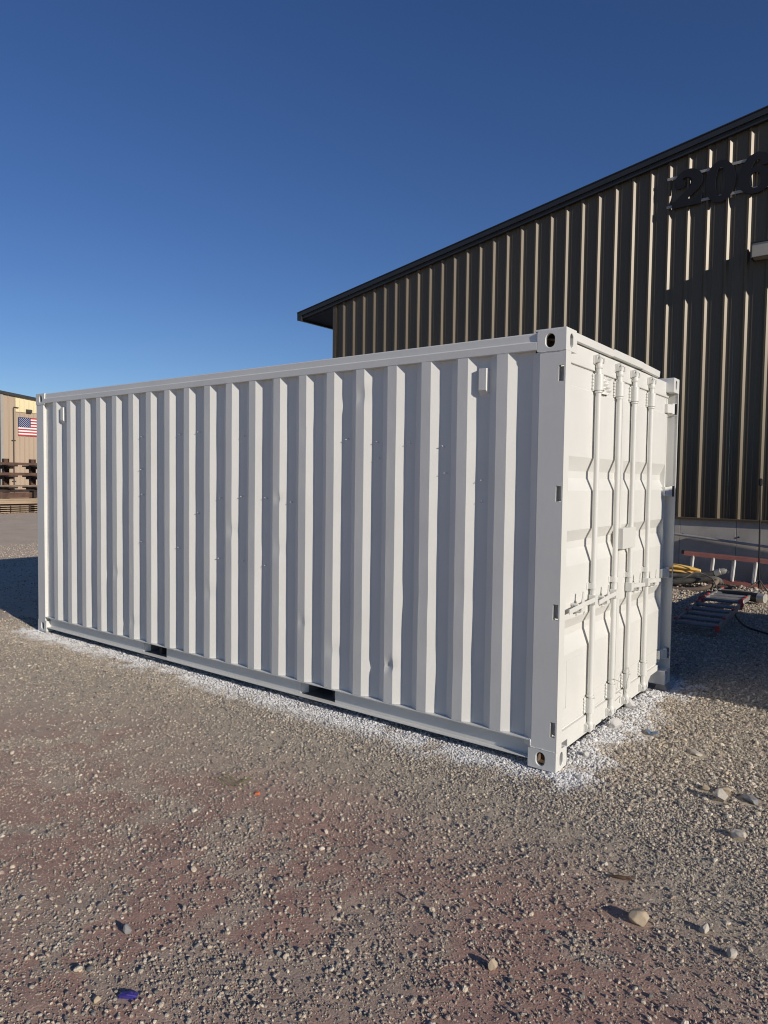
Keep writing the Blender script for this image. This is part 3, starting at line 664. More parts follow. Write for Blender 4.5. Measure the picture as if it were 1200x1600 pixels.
# doors: steel sheet with three pressed grooves, rolled into one profile
DX = -0.070; GD = 0.036
ZP = [(0.178, 0.006), (0.184, 0.0), (0.30, 0.0), (0.305, -0.003), (0.640, -0.003), (0.742, GD), (0.787, GD), (0.858, -0.003), (1.190, -0.003), (1.292, GD), (1.338, GD), (1.412, -0.003), (1.657, -0.003), (1.738, GD), (1.782, GD), (1.872, -0.003), (2.296, -0.003), (2.302, 0.0), (2.420, 0.0), (2.426, 0.006)]
def door(y0, y1):
    d = MB(); ys = np.linspace(y0+0.030, y1-0.030, 14); rows = []
    for (za, da), (zb, db) in zip(ZP[:-1], ZP[1:]):
        for k in range(3):
            t = k/3; rows.append((za+(zb-za)*t, da+(db-da)*t))
    rows.append(ZP[-1])
    d.grid([[(DX-dd+0.0025*(float(fbm(y*4, z*3, 71))-0.5)-0.0012*(float(fbm(y*11, z*9, 72))-0.5), y, z) for y in ys] for z, dd in rows])
    # frame bars along both vertical edges
    for a, b in ((y0, y0+0.0295), (y1-0.0295, y1)): d.box(DX-0.036, DX+0.004, a, b, 0.178, 2.426)
    d.box(DX-0.05, DX-0.042, y0, y1, 0.178, 2.426)
    o = d.build('door', W_, box_root, smooth=True, sharp=R(8))
    g = MB(); e = 0.006
    for a_, b_, c_, d_ in ((y0-e, y0-0.0005, 0.169, 2.433), (y1+0.0005, y1+e, 0.169, 2.433), (y0, y1, 0.169, 0.1775), (y0, y1, 2.4265, 2.433)): g.box(DX-0.030, DX-0.005, a_, b_, c_, d_)
    g.build('gasket', M['gasket'], o)
    return o
dl = door(0.085, 1.211); dr = door(1.223, 2.352)
# raised plate on the left door; locking box over the meeting edge; overlap bar
m = MB(); m.box(DX+0.0035, DX+0.006, 0.29, 0.545, 0.30, 0.60); o = m.build('blank_placard', W_, dl, bevel=0.001)
m = MB(); m.box(DX-0.002, DX+0.010, 1.196, 1.238, 0.20, 1.225); m.box(DX-0.002, DX+0.010, 1.196, 1.238, 1.40, 2.41); m.build('overlap_bar', W_, dr, bevel=0.003)
m = MB()
m.prism([(1.135, 1.238), (1.415, 1.238), (1.415, 1.388), (1.135, 1.388)], 'x', DX+0.004, -0.012)
m.build('lock_box', W_, dr, bevel=0.004)
# torn plate between the two left rods
rw = []
rn = random.Random(9)
for i in range(8): rw.append([(DX+0.008+0.016*math.sin(i*1.3+j*0.8)+rn.uniform(-.005, .005), 0.755+0.155*j/6+rn.uniform(-.004, .004), 2.305+0.115*i/7-(0.014*rn.random() if i == 0 else 0)) for j in range(7)])
m = MB(); m.grid(rw); o = m.build('torn_plate', W_, dl); o.modifiers.new('thickness', 'SOLIDIFY').thickness = 0.003
# lock rods with their bearings, cams, guides and handles
RX = -0.038; RR = 0.0180
def rod(y, parent, hdir, k):
    m = MB()
    m.tube([(RX, y, 0.105), (RX, y, 2.488)], RR, 16)
    for zc in (0.30, 2.30): m.tube([(RX, y, zc-0.006), (RX, y, zc+0.006)], RR+0.007, 16)
    for s_, zc in ((1, 2.47), (-1, 0.115)):      # cam ends
        m.tube([(RX, y, zc-0.020), (RX, y, zc-0.010), (RX, y, zc+0.004), (RX, y, zc+0.022)], [RR+0.004, RR+0.007, RR+0.006, RR-0.002], 14)
        zz = zc+s_*0.030
        m.prism([(y-0.028, zz-0.012), (y+0.020, zz-0.014), (y+0.030, zz+0.006), (y+0.010, zz+0.014), (y-0.022, zz+0.012)], 'x', RX-0.012, RX+0.014)
    m.build('lock_rod', W_, parent, smooth=True, sharp=R(30))
    for za, zb in ((2.305, 2.415), (0.185, 0.292)):
        m = MB(); m.box(DX+0.001, DX+0.008, y-0.040, y+0.036, za, zb); m.tube([(RX+.002, y, za+.004), (RX+.002, y, zb-.004)], RR+0.010, 16)
        m.box(DX+0.008, RX, y-0.024, y+0.024, za+.004, zb-.004)
        for q in range(5): m.tube([(DX+0.006, y-0.038, za+0.012+q*0.021), (DX+0.012, y-0.043+0.003*(q % 2), za+0.016+q*0.021)], 0.006, 6)
        m.build('rod_bearing', W_, parent, smooth=True, sharp=R(40))
    for s_, zc in ((1, 2.505), (-1, 0.092)):     # cam keepers welded to header and sill, two open claws each
        m = MB(); x0 = -0.0595 if s_ > 0 else -0.0575
        m.box(x0, x0+0.007, y-0.050, y+0.044, zc-0.030, zc+0.026)
        for a, b, tp in ((-0.048, -0.034, 0.010), (0.026, 0.040, -0.006)):
            m.prism([(x0+0.007, zc-0.024), (-0.018, zc-0.020), (-0.012, zc-0.006), (-0.012, zc+0.012), (-0.020, zc+0.014), (-0.024, zc), (-0.032, zc), (-0.034, zc+0.022), (x0+0.007, zc+0.022+tp*0.5)], 'y', y+a, y+b)
        m.prism([(y-0.034, zc+0.020*s_-0.004), (y+0.026, zc+0.016*s_-0.004), (y+0.030, zc+0.026*s_+0.004), (y+0.006, zc+0.020*s_+0.006), (y-0.030, zc+0.028*s_+0.004)] if s_ > 0 else [(y-0.034, zc-0.024), (y+0.026, zc-0.022), (y+0.026, zc-0.012), (y-0.034, zc-0.010)], 'x', x0+0.007, -0.020)
        m.build('cam_keeper', W_, box_root, bevel=0.002)
    m = MB(); z = 1.033
    m.box(DX+0.001, DX+0.007, y-0.046, y+0.046, z-0.022, z+0.022); m.tube([(RX, y, z-0.019), (RX, y, z+0.019)], RR+0.006, 14); m.box(DX+0.007, RX, y-0.026, y+0.026, z-0.018, z+0.018)
    m.build('rod_guide', W_, parent, smooth=True, sharp=R(40))
    # handle: flat bar hinged at the rod, held by a catch
    L = (0.44, 0.345, 0.32, 0.33)[k]*hdir; z = 0.945-0.010*(k % 2); xh = RX+0.016
    m = MB()
    m.box(RX-0.022, RX+0.026, y-0.024, y+0.024, z-0.034, z+0.030)
    pts = [(y, 0.0), (y+L*0.25, -0.004), (y+L*0.45, -0.008), (y+L, -0.022)]
    for (ya, da), (yb, db) in zip(pts[:-1], pts[1:]):
        a, b = min(ya, yb), max(ya, yb); da, db = (da, db) if ya < yb else (db, da)
        m.add([(xh-.004, a, z+da-.014), (xh+.006, a, z+da-.014), (xh+.006, a, z+da+.016), (xh-.004, a, z+da+.016), (xh-.004, b, z+db-.014), (xh+.006, b, z+db-.014), (xh+.006, b, z+db+.016), (xh-.004, b, z+db+.016)],
              [(0, 1, 2, 3), (7, 6, 5, 4), (0, 4, 5, 1), (1, 5, 6, 2), (2, 6, 7, 3), (3, 7, 4, 0)])
    m.build('handle', W_, parent, bevel=0.003)
    m = MB(); yc = y+L*0.55
    m.box(DX+0.001, xh-0.004, yc-0.028, yc+0.028, z-0.052, z-0.030)
    m.prism([(DX+0.002, z-0.05), (xh+0.012, z-0.046), (xh+0.014, z-0.022), (xh+0.009, z-0.022), (xh+0.004, z-0.036), (DX+0.002, z-0.036)], 'y', yc-0.03, yc+0.03)
    m.prism([(yc-0.02, z+0.012), (yc+0.018, z+0.010), (yc+0.022, z+0.024), (yc+0.006, z+0.040), (yc+0.010, z+0.075), (yc-0.004, z+0.082), (yc-0.012, z+0.040), (yc-0.024, z+0.028)], 'x', xh+0.006, xh+0.013)
    m.tube([(xh+0.010, yc+0.03, z-0.035), (xh+0.012, yc+0.028, z-0.058), (xh+0.010, yc+0.014, z-0.062), (xh+0.010, yc+0.01, z-0.04)], 0.0035, 6)
    m.tube([(DX, yc-0.06, z+0.004), (xh+0.004, yc-0.06, z+0.004)], 0.009, 8)
    m.build('handle_catch', W_, parent, bevel=0.002)
for k, (y, par, hd) in enumerate(((0.640, dl, -1), (1.050, dl, -1), (1.383, dr, 1), (1.797, dr, 1))): rod(y, par, hd, k)
m = MB()
m.tube([(-0.02, 1.03, 0.33), (0.0, 1.10, 0.30), (0.005, 1.20, 0.24), (-0.01, 1.28, 0.18), (-0.02, 1.33, 0.16)], 0.002, 5)
m.tube([(-0.02, 1.37, 0.34), (0.005, 1.30, 0.30), (0.0, 1.26, 0.25), (-0.005, 1.29, 0.20)], 0.002, 5)
m.tube([(-0.02, 1.08, 0.16), (0.0, 1.13, 0.19), (-0.01, 1.15, 0.13)], 0.002, 5)
m.build('seal_wire', M['seal_wire'], box_root)

# side vents, weld clips and screw tips
def vent(xc, zc):
    m = MB(); w, h, d = 0.062, 0.150, 0.034; yb = 0.038
    x0, x1, z0, z1 = xc-w/2, xc+w/2, zc-h/2, zc+h/2
    m.box(x0-0.012, x1+0.012, yb-0.003, yb-0.0005, z0-0.030, z1+0.014)
    m.add([(x0, yb-.003, z0-.018), (x1, yb-.003, z0-.018), (x1, yb-.003, z1), (x0, yb-.003, z1), (x0+.003, yb-d, z0+.012), (x1-.006, yb-d, z0+.012), (x1-.006, yb-d, z1-.004), (x0+.003, yb-d, z1-.004)],
          [(4, 5, 6, 7), (0, 1, 5, 4), (1, 2, 6, 5), (2, 3, 7, 6), (3, 0, 4, 7)])
    m.build('vent', W_, box_root, bevel=0.002)
vent(-0.540, 2.338); vent(-5.530, 2.350)
scr = None
SCREWS = [(-4.17, 2.08), (-4.17, 1.78), (-4.17, 1.54), (-4.17, 1.10), (-3.62, 2.09), (-3.62, 1.08), (-3.34, 2.10), (-3.07, 1.54), (-3.35, 1.40), (-2.78, 2.05), (-2.79, 1.56), (-2.51, 1.55), (-2.23, 1.53), (-2.51, 1.02), (-2.79, 1.03), (-3.07, 1.03), (-1.68, 2.0), (-1.40, 1.97), (-1.12, 1.96), (-1.26, 1.86), (-0.84, 1.93), (-0.86, 1.76), (-0.56, 1.72), (-0.57, 1.58)]
for i, (x, z) in enumerate(SCREWS):
    x = -0.367-PITCH*round((-x-0.265)/PITCH)+0.100+0.012*math.sin(i*3.7)
    if scr is None:
        m = MB(); m.tube([(0, 0.004, 0), (0, -0.014, 0.001), (0.001, -0.024, 0.001)], [0.0045, 0.0035, 0.001], 6); m.tube([(0, 0.002, -0.0002), (0, -0.0012, 0)], 0.008, 8); scr = m.build('screw_tip', M['white'], box_root)
        scr.location = (x, 0.036, z)
    else:
        c = scr.copy(); COL.objects.link(c); c.parent = box_root; c.location = (x, 0.036, z); c.rotation_euler = (0.3*math.sin(i*2.1), 0, 0.4*math.sin(i*5.0))
# weld beads where the near posts meet their castings and rails
def bead(pts, r_=0.0035):
    m = MB(); rb = random.Random(len(pts)*7+int(abs(pts[0][2])*1000)); P = []
    for a, b in zip(pts[:-1], pts[1:]):
        a, b = Vector(a), Vector(b); k = max(3, int((b-a).length/0.007))
        for i in range(k): P.append(a+(b-a)*i/k+Vector((0, 0, rb.uniform(-.0015, .0015))))
    m.tube(P, [r_*rb.uniform(0.6, 1.35) for _ in P], 6); m.build('weld_bead', W_, box_root, smooth=True, sharp=R(80))
bead([(-0.166, 0.002, 0.1195), (-0.006, 0.002, 0.1195)]); bead([(-0.002, 0.004, 0.1195), (-0.002, 0.15, 0.1195)])
bead([(-0.215, 0.030, 0.167), (-0.166, 0.002, 0.163), (-0.165, 0.001, 0.120)])
bead([(-0.30, 0.038, 0.1675), (-0.22, 0.038, 0.1675)])
bead([(-0.166, 0.002, 2.4695), (-0.010, 0.002, 2.4695)], 0.0025)
# block under the far door corner
m = MB(); zb = float(gh(-0.03, 2.36)); m.prism([(-0.10, zb-0.01), (0.035, zb-0.01), (0.0, -0.002), (-0.07, -0.002)], 'y', 2.29, 2.43)
tag(m.build('support_block', M['concrete'], bevel=0.006), 'small grey block wedged under the bottom corner of the container nearest the building', 'block')

# ------------------------------------------------------------------ dark metal shop behind the container
shop = empty('metal_shop', (0, 8.55, 0), R(-1.5))
tag(shop, 'large dark bronze ribbed metal shop with sloping roof edge behind the container', 'building')
XL, XR = -9.447, 6.4
rz = lambda x: 7.502+0.1715*(x+0.391)
WB = 1.139
RC = -9.150                                   # centre of the first major rib
def rib_profile(xa, xb):
    pts = [(xa, 0.0)]; k = math.floor((xa-RC)/0.3048)-1
    while True:
        c = RC+0.3048*k; k += 1
        if c > xb+0.2: break
        for dx, d in ((-0.046, 0), (-0.014, -0.034), (0.014, -0.034), (0.046, 0)):
            if xa+1e-4 < c+dx < xb-1e-4: pts.append((c+dx, d))
        for mc in (0.105, 0.200):
            for dx, d in ((-0.014, 0), (-0.006, -0.0045), (0.006, -0.0045), (0.014, 0)):
                if xa+1e-4 < c+mc+dx < xb-1e-4: pts.append((c+mc+dx, d))
    pts.append((xb, 0.0)); pts.sort(); return pts
x = XL+0.09; first = True
while x < XR:
    xb = min(RC+0.1524+0.9144*(math.floor((x-RC-0.1524+0.001)/0.9144)+1), XR)
    pr = rib_profile(x, xb-0.0006); m = MB()
    m.add([(a, d, WB+0.012) for a, d in pr]+[(a, d, rz(a)-0.10) for a, d in pr], [(i, i+1, len(pr)+i+1, len(pr)+i) for i in range(len(pr)-1)])
    m.build('wall_panel', M['bronze'], shop); x = xb
m = MB(); m.prism([(XL-0.012, -0.040), (XL+0.092, -0.040), (XL+0.092, -0.030), (XL-0.002, -0.030), (XL-0.002, 0.11), (XL-0.012, 0.11)], 'z', 0.35, rz(XL)-0.10); m.build('corner_trim', M['bronze'], shop)
m = MB(); pr = rib_profile(0.12, 14.0)
m.add([(XL+d, a, 0.35) for a, d in pr]+[(XL+d, a, rz(XL)-0.10) for a, d in pr], [(i, i+1, len(pr)+i+1, len(pr)+i) for i in range(len(pr)-1)]); m.build('end_wall', M['bronze'], shop)
m = MB(); XT = -10.549
m.prism([(XT, rz(XT)-0.006), (XR+0.3, rz(XR+0.3)-0.006), (XR+0.3, rz(XR+0.3)-0.095), (XT, rz(XT)-0.095)], 'y', -0.018, 14.2); m.build('roof', M['roofing'], shop)
m = MB(); m.prism([(XT-0.02, rz(XT-0.02)), (XR+0.3, rz(XR+0.3)), (XR+0.3, rz(XR+0.3)-0.105), (XT-0.02, rz(XT-0.02)-0.105)], 'y', -0.125, -0.019)
m.prism([(XT-0.02, rz(XT-0.02)+.004), (XR+0.3, rz(XR+0.3)+.004), (XR+0.3, rz(XR+0.3)-0.012), (XT-0.02, rz(XT-0.02)-0.012)], 'y', -0.140, -0.1255)
m.build('rake_trim', M['trim'], shop)
m = MB(); m.prism([(XT+0.10, rz(XT+0.10)-0.106), (XR+0.3, rz(XR+0.3)-0.106), (XR+0.3, rz(XR+0.3)-0.178), (XT+0.10, rz(XT+0.10)-0.178)], 'y', -0.085, -0.020); m.build('rake_board', M['trim'], shop)
m = MB(); m.prism([(XT-0.021, rz(XT)-0.004), (XT-0.021, rz(XT)-0.19), (XT+0.10, rz(XT)-0.21), (XT+0.13, rz(XT)-0.10), (XT+0.10, rz(XT)+.01)], 'y', -0.123, 14.2); m.build('eave_gutter', M['trim'], shop)
m = MB(); m.prism([(XT+0.12, rz(XT+.12)-0.10), (XL-0.02, rz(XL)-0.104), (XL-0.02, rz(XL)-0.19), (XT+0.12, rz(XT+.12)-0.185)], 'y', 0.0, 14.0); m.build('soffit', M['trim'], shop)
m = MB(); m.prism([(-0.055, WB-0.020), (-0.055, WB), (-0.036, WB+0.011), (0.02, WB+0.011), (0.02, WB-0.020)], 'x', XL, XR) if False else m.add([(XL, -0.055, WB-0.02), (XL, -0.055, WB), (XL, -0.034, WB+0.011), (XL, 0.03, WB+0.011), (XL, 0.03, WB-0.02), (XR, -0.055, WB-0.02), (XR, -0.055, WB), (XR, -0.034, WB+0.011), (XR, 0.03, WB+0.011), (XR, 0.03, WB-0.02)],
   [(0, 1, 2, 3, 4), (9, 8, 7, 6, 5), (0, 5, 6, 1), (1, 6, 7, 2), (2, 7, 8, 3), (3, 8, 9, 4), (4, 9, 5, 0)])
m.build('base_trim', M['bronze'], shop)
# concrete stem wall in pours with narrow open joints
xs = [XL+0.03, -6.9, -4.2, -1.49, -0.62, 0.60, 3.2, XR]
for a, b in zip(xs[:-1], xs[1:]):
    m = MB(); m.box(a+0.0035, b-0.0035, -0.002, 0.15, -0.4, WB-0.021); m.build('concrete_block', M['concrete'], shop, bevel=0.004)
m = MB(); m.box(XL+0.03, XR, 0.012, 0.10, -0.4, WB-0.03); m.build('concrete_core', M['concrete'], shop)
for x, z in ((-1.46, 0.86), (-0.60, 0.86)):
    m = MB(); m.tube([(x+0.02, -0.004, z), (x+0.02, -0.012, z)], 0.014, 8); m.build('tie_hole', M['black'], shop)

# canopy box on the wall, right edge of the picture
m = MB(); m.box(-0.495, 4.2, -0.245, -0.035, 5.215, 5.425); m.build('canopy', M['canopy'], shop, bevel=0.004)
m = MB(); m.box(-0.510, 4.22, -0.262, -0.0345, 5.427, 5.445); m.box(-0.512, -0.4955, -0.260, -0.0345, 5.200, 5.4265); m.build('canopy_edge', M['trim'], shop, bevel=0.002)
# house number, cut from dark plate, standing off two grey bars
num = empty('house_number', (0, 8.55, 0), R(-1.5))
tag(num, 'big dark plate numerals 206 fixed high on the dark metal wall', 'house number')
def stroke(m, pts, w, y0, y1, n=6):
    P = [Vector((p[0], p[1])) for p in pts]; ws = w if isinstance(w, list) else [w]*len(P)
    Lp, Rp = [], []
    for i in range(len(P)):
        d = (P[min(i+1, len(P)-1)]-P[max(i-1, 0)]).normalized(); nn = Vector((-d.y, d.x))
        Lp.append(P[i]+nn*ws[i]/2); Rp.append(P[i]-nn*ws[i]/2)
    k = len(P)
    for i in range(k-1):
        q = [Lp[i], Rp[i], Rp[i+1], Lp[i+1]]
        vs = [(a.x, y0, a.y) for a in q]+[(a.x, y1, a.y) for a in q]
        fs = [(0, 1, 2, 3), (7, 6, 5, 4), (0, 3, 7, 4), (1, 5, 6, 2)]
        if i == 0: fs.append((0, 4, 5, 1))
        if i == k-2: fs.append((3, 2, 6, 7))
        m.add(vs, fs)
def disc(m, c, r, y0, y1, n=20): m.prism([(c[0]+r*math.cos(2*PI*i/n), c[1]+r*math.sin(2*PI*i/n)) for i in range(n)], 'y', y0, y1)
ya, yb = -0.064, -0.0495
def arc(cx, cz, rx, rz_, a0, a1, n): return [(cx+rx*math.cos(R(a0+(a1-a0)*i/n)), cz+rz_*math.sin(R(a0+(a1-a0)*i/n))) for i in range(n+1)]
# 2
m = MB(); cx = -1.535
P2 = arc(cx, 6.685, 0.155, 0.135, 200, -20, 18)+[(cx+0.115, 6.575), (cx+0.03, 6.50), (cx-0.07, 6.43), (cx-0.15, 6.36)]
stroke(m, P2, [0.10]*6+[0.11+0.006*i for i in range(9)]+[0.165]*4+[0.14, 0.12, 0.105, 0.10], ya, yb)
disc(m, (cx-0.115, 6.665), 0.078, ya-.001, yb+.001); m.prism([(cx-0.235, 6.285), (cx+0.225, 6.285), (cx+0.235, 6.47), (cx+0.185, 6.47), (cx+0.150, 6.40), (cx-0.235, 6.395)], 'y', ya-.002, yb+.002)
m.build('numeral', M['digit'], num)
# 0
m = MB(); cx = -1.028; a = arc(cx, 6.56, 0.225, 0.332, 0, 360, 44); b = arc(cx, 6.56, 0.072, 0.225, 0, 360, 44)
vs = [(p[0], ya, p[1]) for p in a]+[(p[0], ya, p[1]) for p in b]+[(p[0], yb, p[1]) for p in a]+[(p[0], yb, p[1]) for p in b]; n_ = 45
m.add(vs, [f for i in range(44) for f in ((i, i+1, n_+i+1, n_+i), (2*n_+i, 3*n_+i, 3*n_+i+1, 2*n_+i+1), (i, 2*n_+i, 2*n_+i+1, i+1), (n_+i, n_+i+1, 3*n_+i+1, 3*n_+i))])
m.build('numeral', M['digit'], num)
# 6
m = MB(); cx = -0.520
a = arc(cx, 6.455, 0.232, 0.205, 0, 360, 36); b = arc(cx+0.005, 6.455, 0.082, 0.120, 0, 360, 36); n_ = 37
vs = [(p[0], ya, p[1]) for p in a]+[(p[0], ya, p[1]) for p in b]+[(p[0], yb, p[1]) for p in a]+[(p[0], yb, p[1]) for p in b]
m.add(vs, [f for i in range(36) for f in ((i, i+1, n_+i+1, n_+i), (2*n_+i, 3*n_+i, 3*n_+i+1, 2*n_+i+1), (i, 2*n_+i, 2*n_+i+1, i+1), (n_+i, n_+i+1, 3*n_+i+1, 3*n_+i))])
stroke(m, [(cx-0.155, 6.44), (cx-0.158, 6.55), (cx-0.135, 6.68), (cx-0.06, 6.79), (cx+0.03, 6.83), (cx+0.12, 6.80), (cx+0.17, 6.74)], [0.155, 0.155, 0.15, 0.13, 0.105, 0.09, 0.08], ya-.001, yb+.001)
disc(m, (cx+0.135, 6.735), 0.075, ya-.002, yb+.002)
m.build('numeral', M['digit'], num)
for z in (6.795, 6.335):
    m = MB(); m.box(-1.86, 1.2, -0.0485, -0.0350, z-0.022, z+0.022); m.build('mounting_bar', M['rail_grey'], num)
# ------------------------------------------------------------------ things along the shop wall
o = MB(); o.tube([(-2.6, 8.475, 0.955), (7.0, 8.37, 0.12)], 0.021, 10)
tag(o.build('steel_pipe', M['pipe'], smooth=True), 'long thin galvanised pipe leaning low against the concrete base of the shop', 'pipe')
lad = empty('extension_ladder', (0, 8.2, 0)); tag(lad, 'faded red extension ladder lying on its side against the shop base, pale rungs', 'ladder')
zt = lambda x: 0.578-0.036*(x+1.305); zb_ = lambda x: 0.175-0.036*(x+0.87)
for k, (dy, dz) in enumerate(((-0.05, 0.0), (0.012, 0.012))):
    for f in (zt, zb_):
        m = MB(); x0, x1 = (-1.31 if f is zt else -1.25)-0.05*k, 0.45
        for y0_, y1_, a_, c_ in ((dy-0.014, dy-0.010, -0.030, 0.030), (dy-0.0095, dy+0.022, 0.026, 0.030), (dy-0.0095, dy+0.022, -0.030, -0.026)):
            if k: a_ *= 0.8; c_ *= 0.8
            m.add([(x0, y0_, f(x0)+dz+a_), (x0, y1_, f(x0)+dz+a_), (x0, y1_, f(x0)+dz+c_), (x0, y0_, f(x0)+dz+c_), (x1, y0_, f(x1)+dz+a_), (x1, y1_, f(x1)+dz+a_), (x1, y1_, f(x1)+dz+c_), (x1, y0_, f(x1)+dz+c_)],
                  [(0, 3, 2, 1), (4, 5, 6, 7), (0, 1, 5, 4), (1, 2, 6, 5), (2, 3, 7, 6), (3, 0, 4, 7)])
        m.build('side_rail', M['red_fibre'], lad)
rung = None
for i in range(6):
    for k in range(2):
        x = -1.185+0.3048*i-0.028*k
        if rung is None:
            m = MB(); m.tube([(0, 0, -0.165), (0.026, 0, 0.172)], 0.0195, 10); rung = m.build('rung', M['alu'], lad, smooth=True); c = rung
        else: c = rung.copy(); COL.objects.link(c); c.parent = lad
        c.location = (x, -0.052+0.055*k, (zt(x)+zb_(x))/2+0.012*k-0.02*k)
for z in (0.60, 0.20):
    m = MB(); m.box(-1.335, -1.30, -0.068, -0.01, z-0.03, z+0.03); m.build('end_cap', M['black'], lad)
def coil(name, mat, label, pts, r, cat='hose', group=None, seg=8, n=10):
    # smooth the polyline with Catmull-Rom
    P = [Vector(p) for p in pts]; out = []
    for i in range(len(P)-1):
        a, b, c, d = P[max(i-1, 0)], P[i], P[i+1], P[min(i+2, len(P)-1)]
        for k in range(seg):
            t = k/seg; out.append(0.5*((2*b)+(c-a)*t+(2*a-5*b+4*c-d)*t*t+(3*b-a-3*c+d)*t**3))
    out.append(P[-1]); m = MB(); m.tube(out, r, n)
    o = m.build(name, mat, smooth=True, sharp=R(60)); return tag(o, label, cat, group) if label else o
# yellow flat hose folded in a stack on the black ones
yh = empty('yellow_hose', (0, 0, 0)); tag(yh, 'yellow lay-flat hose folded on top of the dusty black hoses', 'hose')
for k in range(2):
    m = MB(); rows = []
    zc = 0.312+0.070*k; xe = -0.955-0.03*k
    for i in range(15):
        t = i/14; xx = -3.2+(xe+3.2)*t; rr = 0.075*(1-0.7*max(0, (t-0.9)/0.1)**2); zz = zc+0.006*math.sin(t*9+k)-0.03*max(0, t-0.85)/0.15
        rows.append([(xx, 7.88+rr*1.3*math.cos(a), zz+0.0390*math.sin(a)*(1-0.5*max(0, (t-0.88)/0.12)**2)) for a in np.linspace(0, 2*PI, 11)[:-1]])
    for i in range(14): 
        for j in range(10): pass
    vs = [p for r_ in rows for p in r_]; m.add(vs, [(i*10+j, i*10+(j+1) % 10, (i+1)*10+(j+1) % 10, (i+1)*10+j) for i in range(14) for j in range(10)]+[tuple(140+j for j in range(10))])
    o = m.build('hose_fold', M['yellow'], yh, smooth=True)
G_H = 'dusty hoses coiled beside the shop'
hb = empty('black_hose', (0, 0, 0)); tag(hb, 'thick dusty black hose with a pale metal end fitting, below the yellow hose', 'hose', G_H)
o = coil('hose_body', M['hose'], None, [(-3.4, 7.72, 0.26), (-2.2, 7.70, 0.235), (-1.42, 7.68, 0.245), (-1.0, 7.68, 0.285), (-0.72, 7.70, 0.355)], 0.047); o.parent = hb
m = MB(); m.tube([(-0.74, 7.70, 0.350), (-0.66, 7.70, 0.382), (-0.655, 7.70, 0.384), (-0.60, 7.70, 0.398), (-0.575, 7.70, 0.404)], [0.052, 0.052, 0.044, 0.046, 0.030], 12); m.tube([(-0.60, 7.70, 0.398), (-0.545, 7.695, 0.385)], 0.012, 8)
m.build('end_fitting', M['fitting'], hb, smooth=True)
coil('black_hose', M['hose'], 'second thick black hose, bent down at its end, under the one with the fitting', [(-3.4, 7.60, 0.15), (-2.0, 7.58, 0.155), (-1.38, 7.58, 0.165), (-1.0, 7.60, 0.225), (-0.78, 7.62, 0.270), (-0.68, 7.66, 0.250), (-0.66, 7.74, 0.20)], 0.046, group=G_H)
coil('brown_hose', M['hose_brown'], 'brownish hose lying lowest on the gravel and looping up at the right', [(-3.4, 7.46, 0.10), (-2.0, 7.44, 0.09), (-1.33, 7.42, 0.085), (-1.05, 7.42, 0.095), (-0.84, 7.45, 0.135), (-0.73, 7.50, 0.19), (-0.69, 7.60, 0.24), (-0.74, 7.74, 0.26), (-0.95, 7.86, 0.24), (-1.6, 7.92, 0.2)], 0.036, group=G_H)
coil('cable', M['hose'], 'thin dark cable looping over the hose pile and onto the gravel', [(-1.35, 7.40, 0.22), (-1.12, 7.42, 0.27), (-0.98, 7.5, 0.36), (-0.86, 7.55, 0.335), (-0.72, 7.5, 0.27), (-0.66, 7.44, 0.17), (-0.58, 7.40, 0.12)], 0.010, 'cable')
coil('hose_stub', M['hose'], 'short dark hose end lying on gravel right of the hose pile', [(-0.80, 7.72, 0.165), (-0.66, 7.70, 0.150), (-0.54, 7.70, 0.155), (-0.46, 7.74, 0.165)], 0.035, group=G_H)
coil('cable', M['black'], 'black cable running over shaded ground towards the lower right, from the folding ladder', [(-0.13, 6.02, 0.10), (-0.09, 5.75, 0.075), (0.02, 5.4, 0.065), (0.16, 5.1, 0.06), (0.36, 4.9, 0.06), (0.65, 4.7, 0.055), (1.2, 4.6, 0.05)], 0.011, 'cable')
tri = empty('tripod_stand', (-0.12, 7.6, 0.0)); tag(tri, 'slender black tripod stand in front of the red ladder', 'tripod stand')
m = MB(); m.tube([(0, 0, 0.20), (-0.012, 0, 0.75), (-0.028, 0, 1.70)], [0.013, 0.012, 0.010], 8); m.build('pole', M['black'], tri, smooth=True)
m = MB(); m.tube([(-0.028, 0, 1.69), (-0.028, 0, 1.70), (-0.028, 0, 1.78), (-0.028, 0, 1.80)], [0.008, 0.026, 0.030, 0.012], 10); m.build('knob', M['black'], tri, smooth=True)
for a in (205, 325, 85):
    m = MB(); c, s = math.cos(R(a)), math.sin(R(a)); m.tube([(0.012*c, 0.012*s, 0.31), (0.24*c, 0.24*s, float(gh(-0.12+.24*c, 7.6+.24*s))+0.012)], 0.010, 6); m.build('leg', M['hose'], tri)
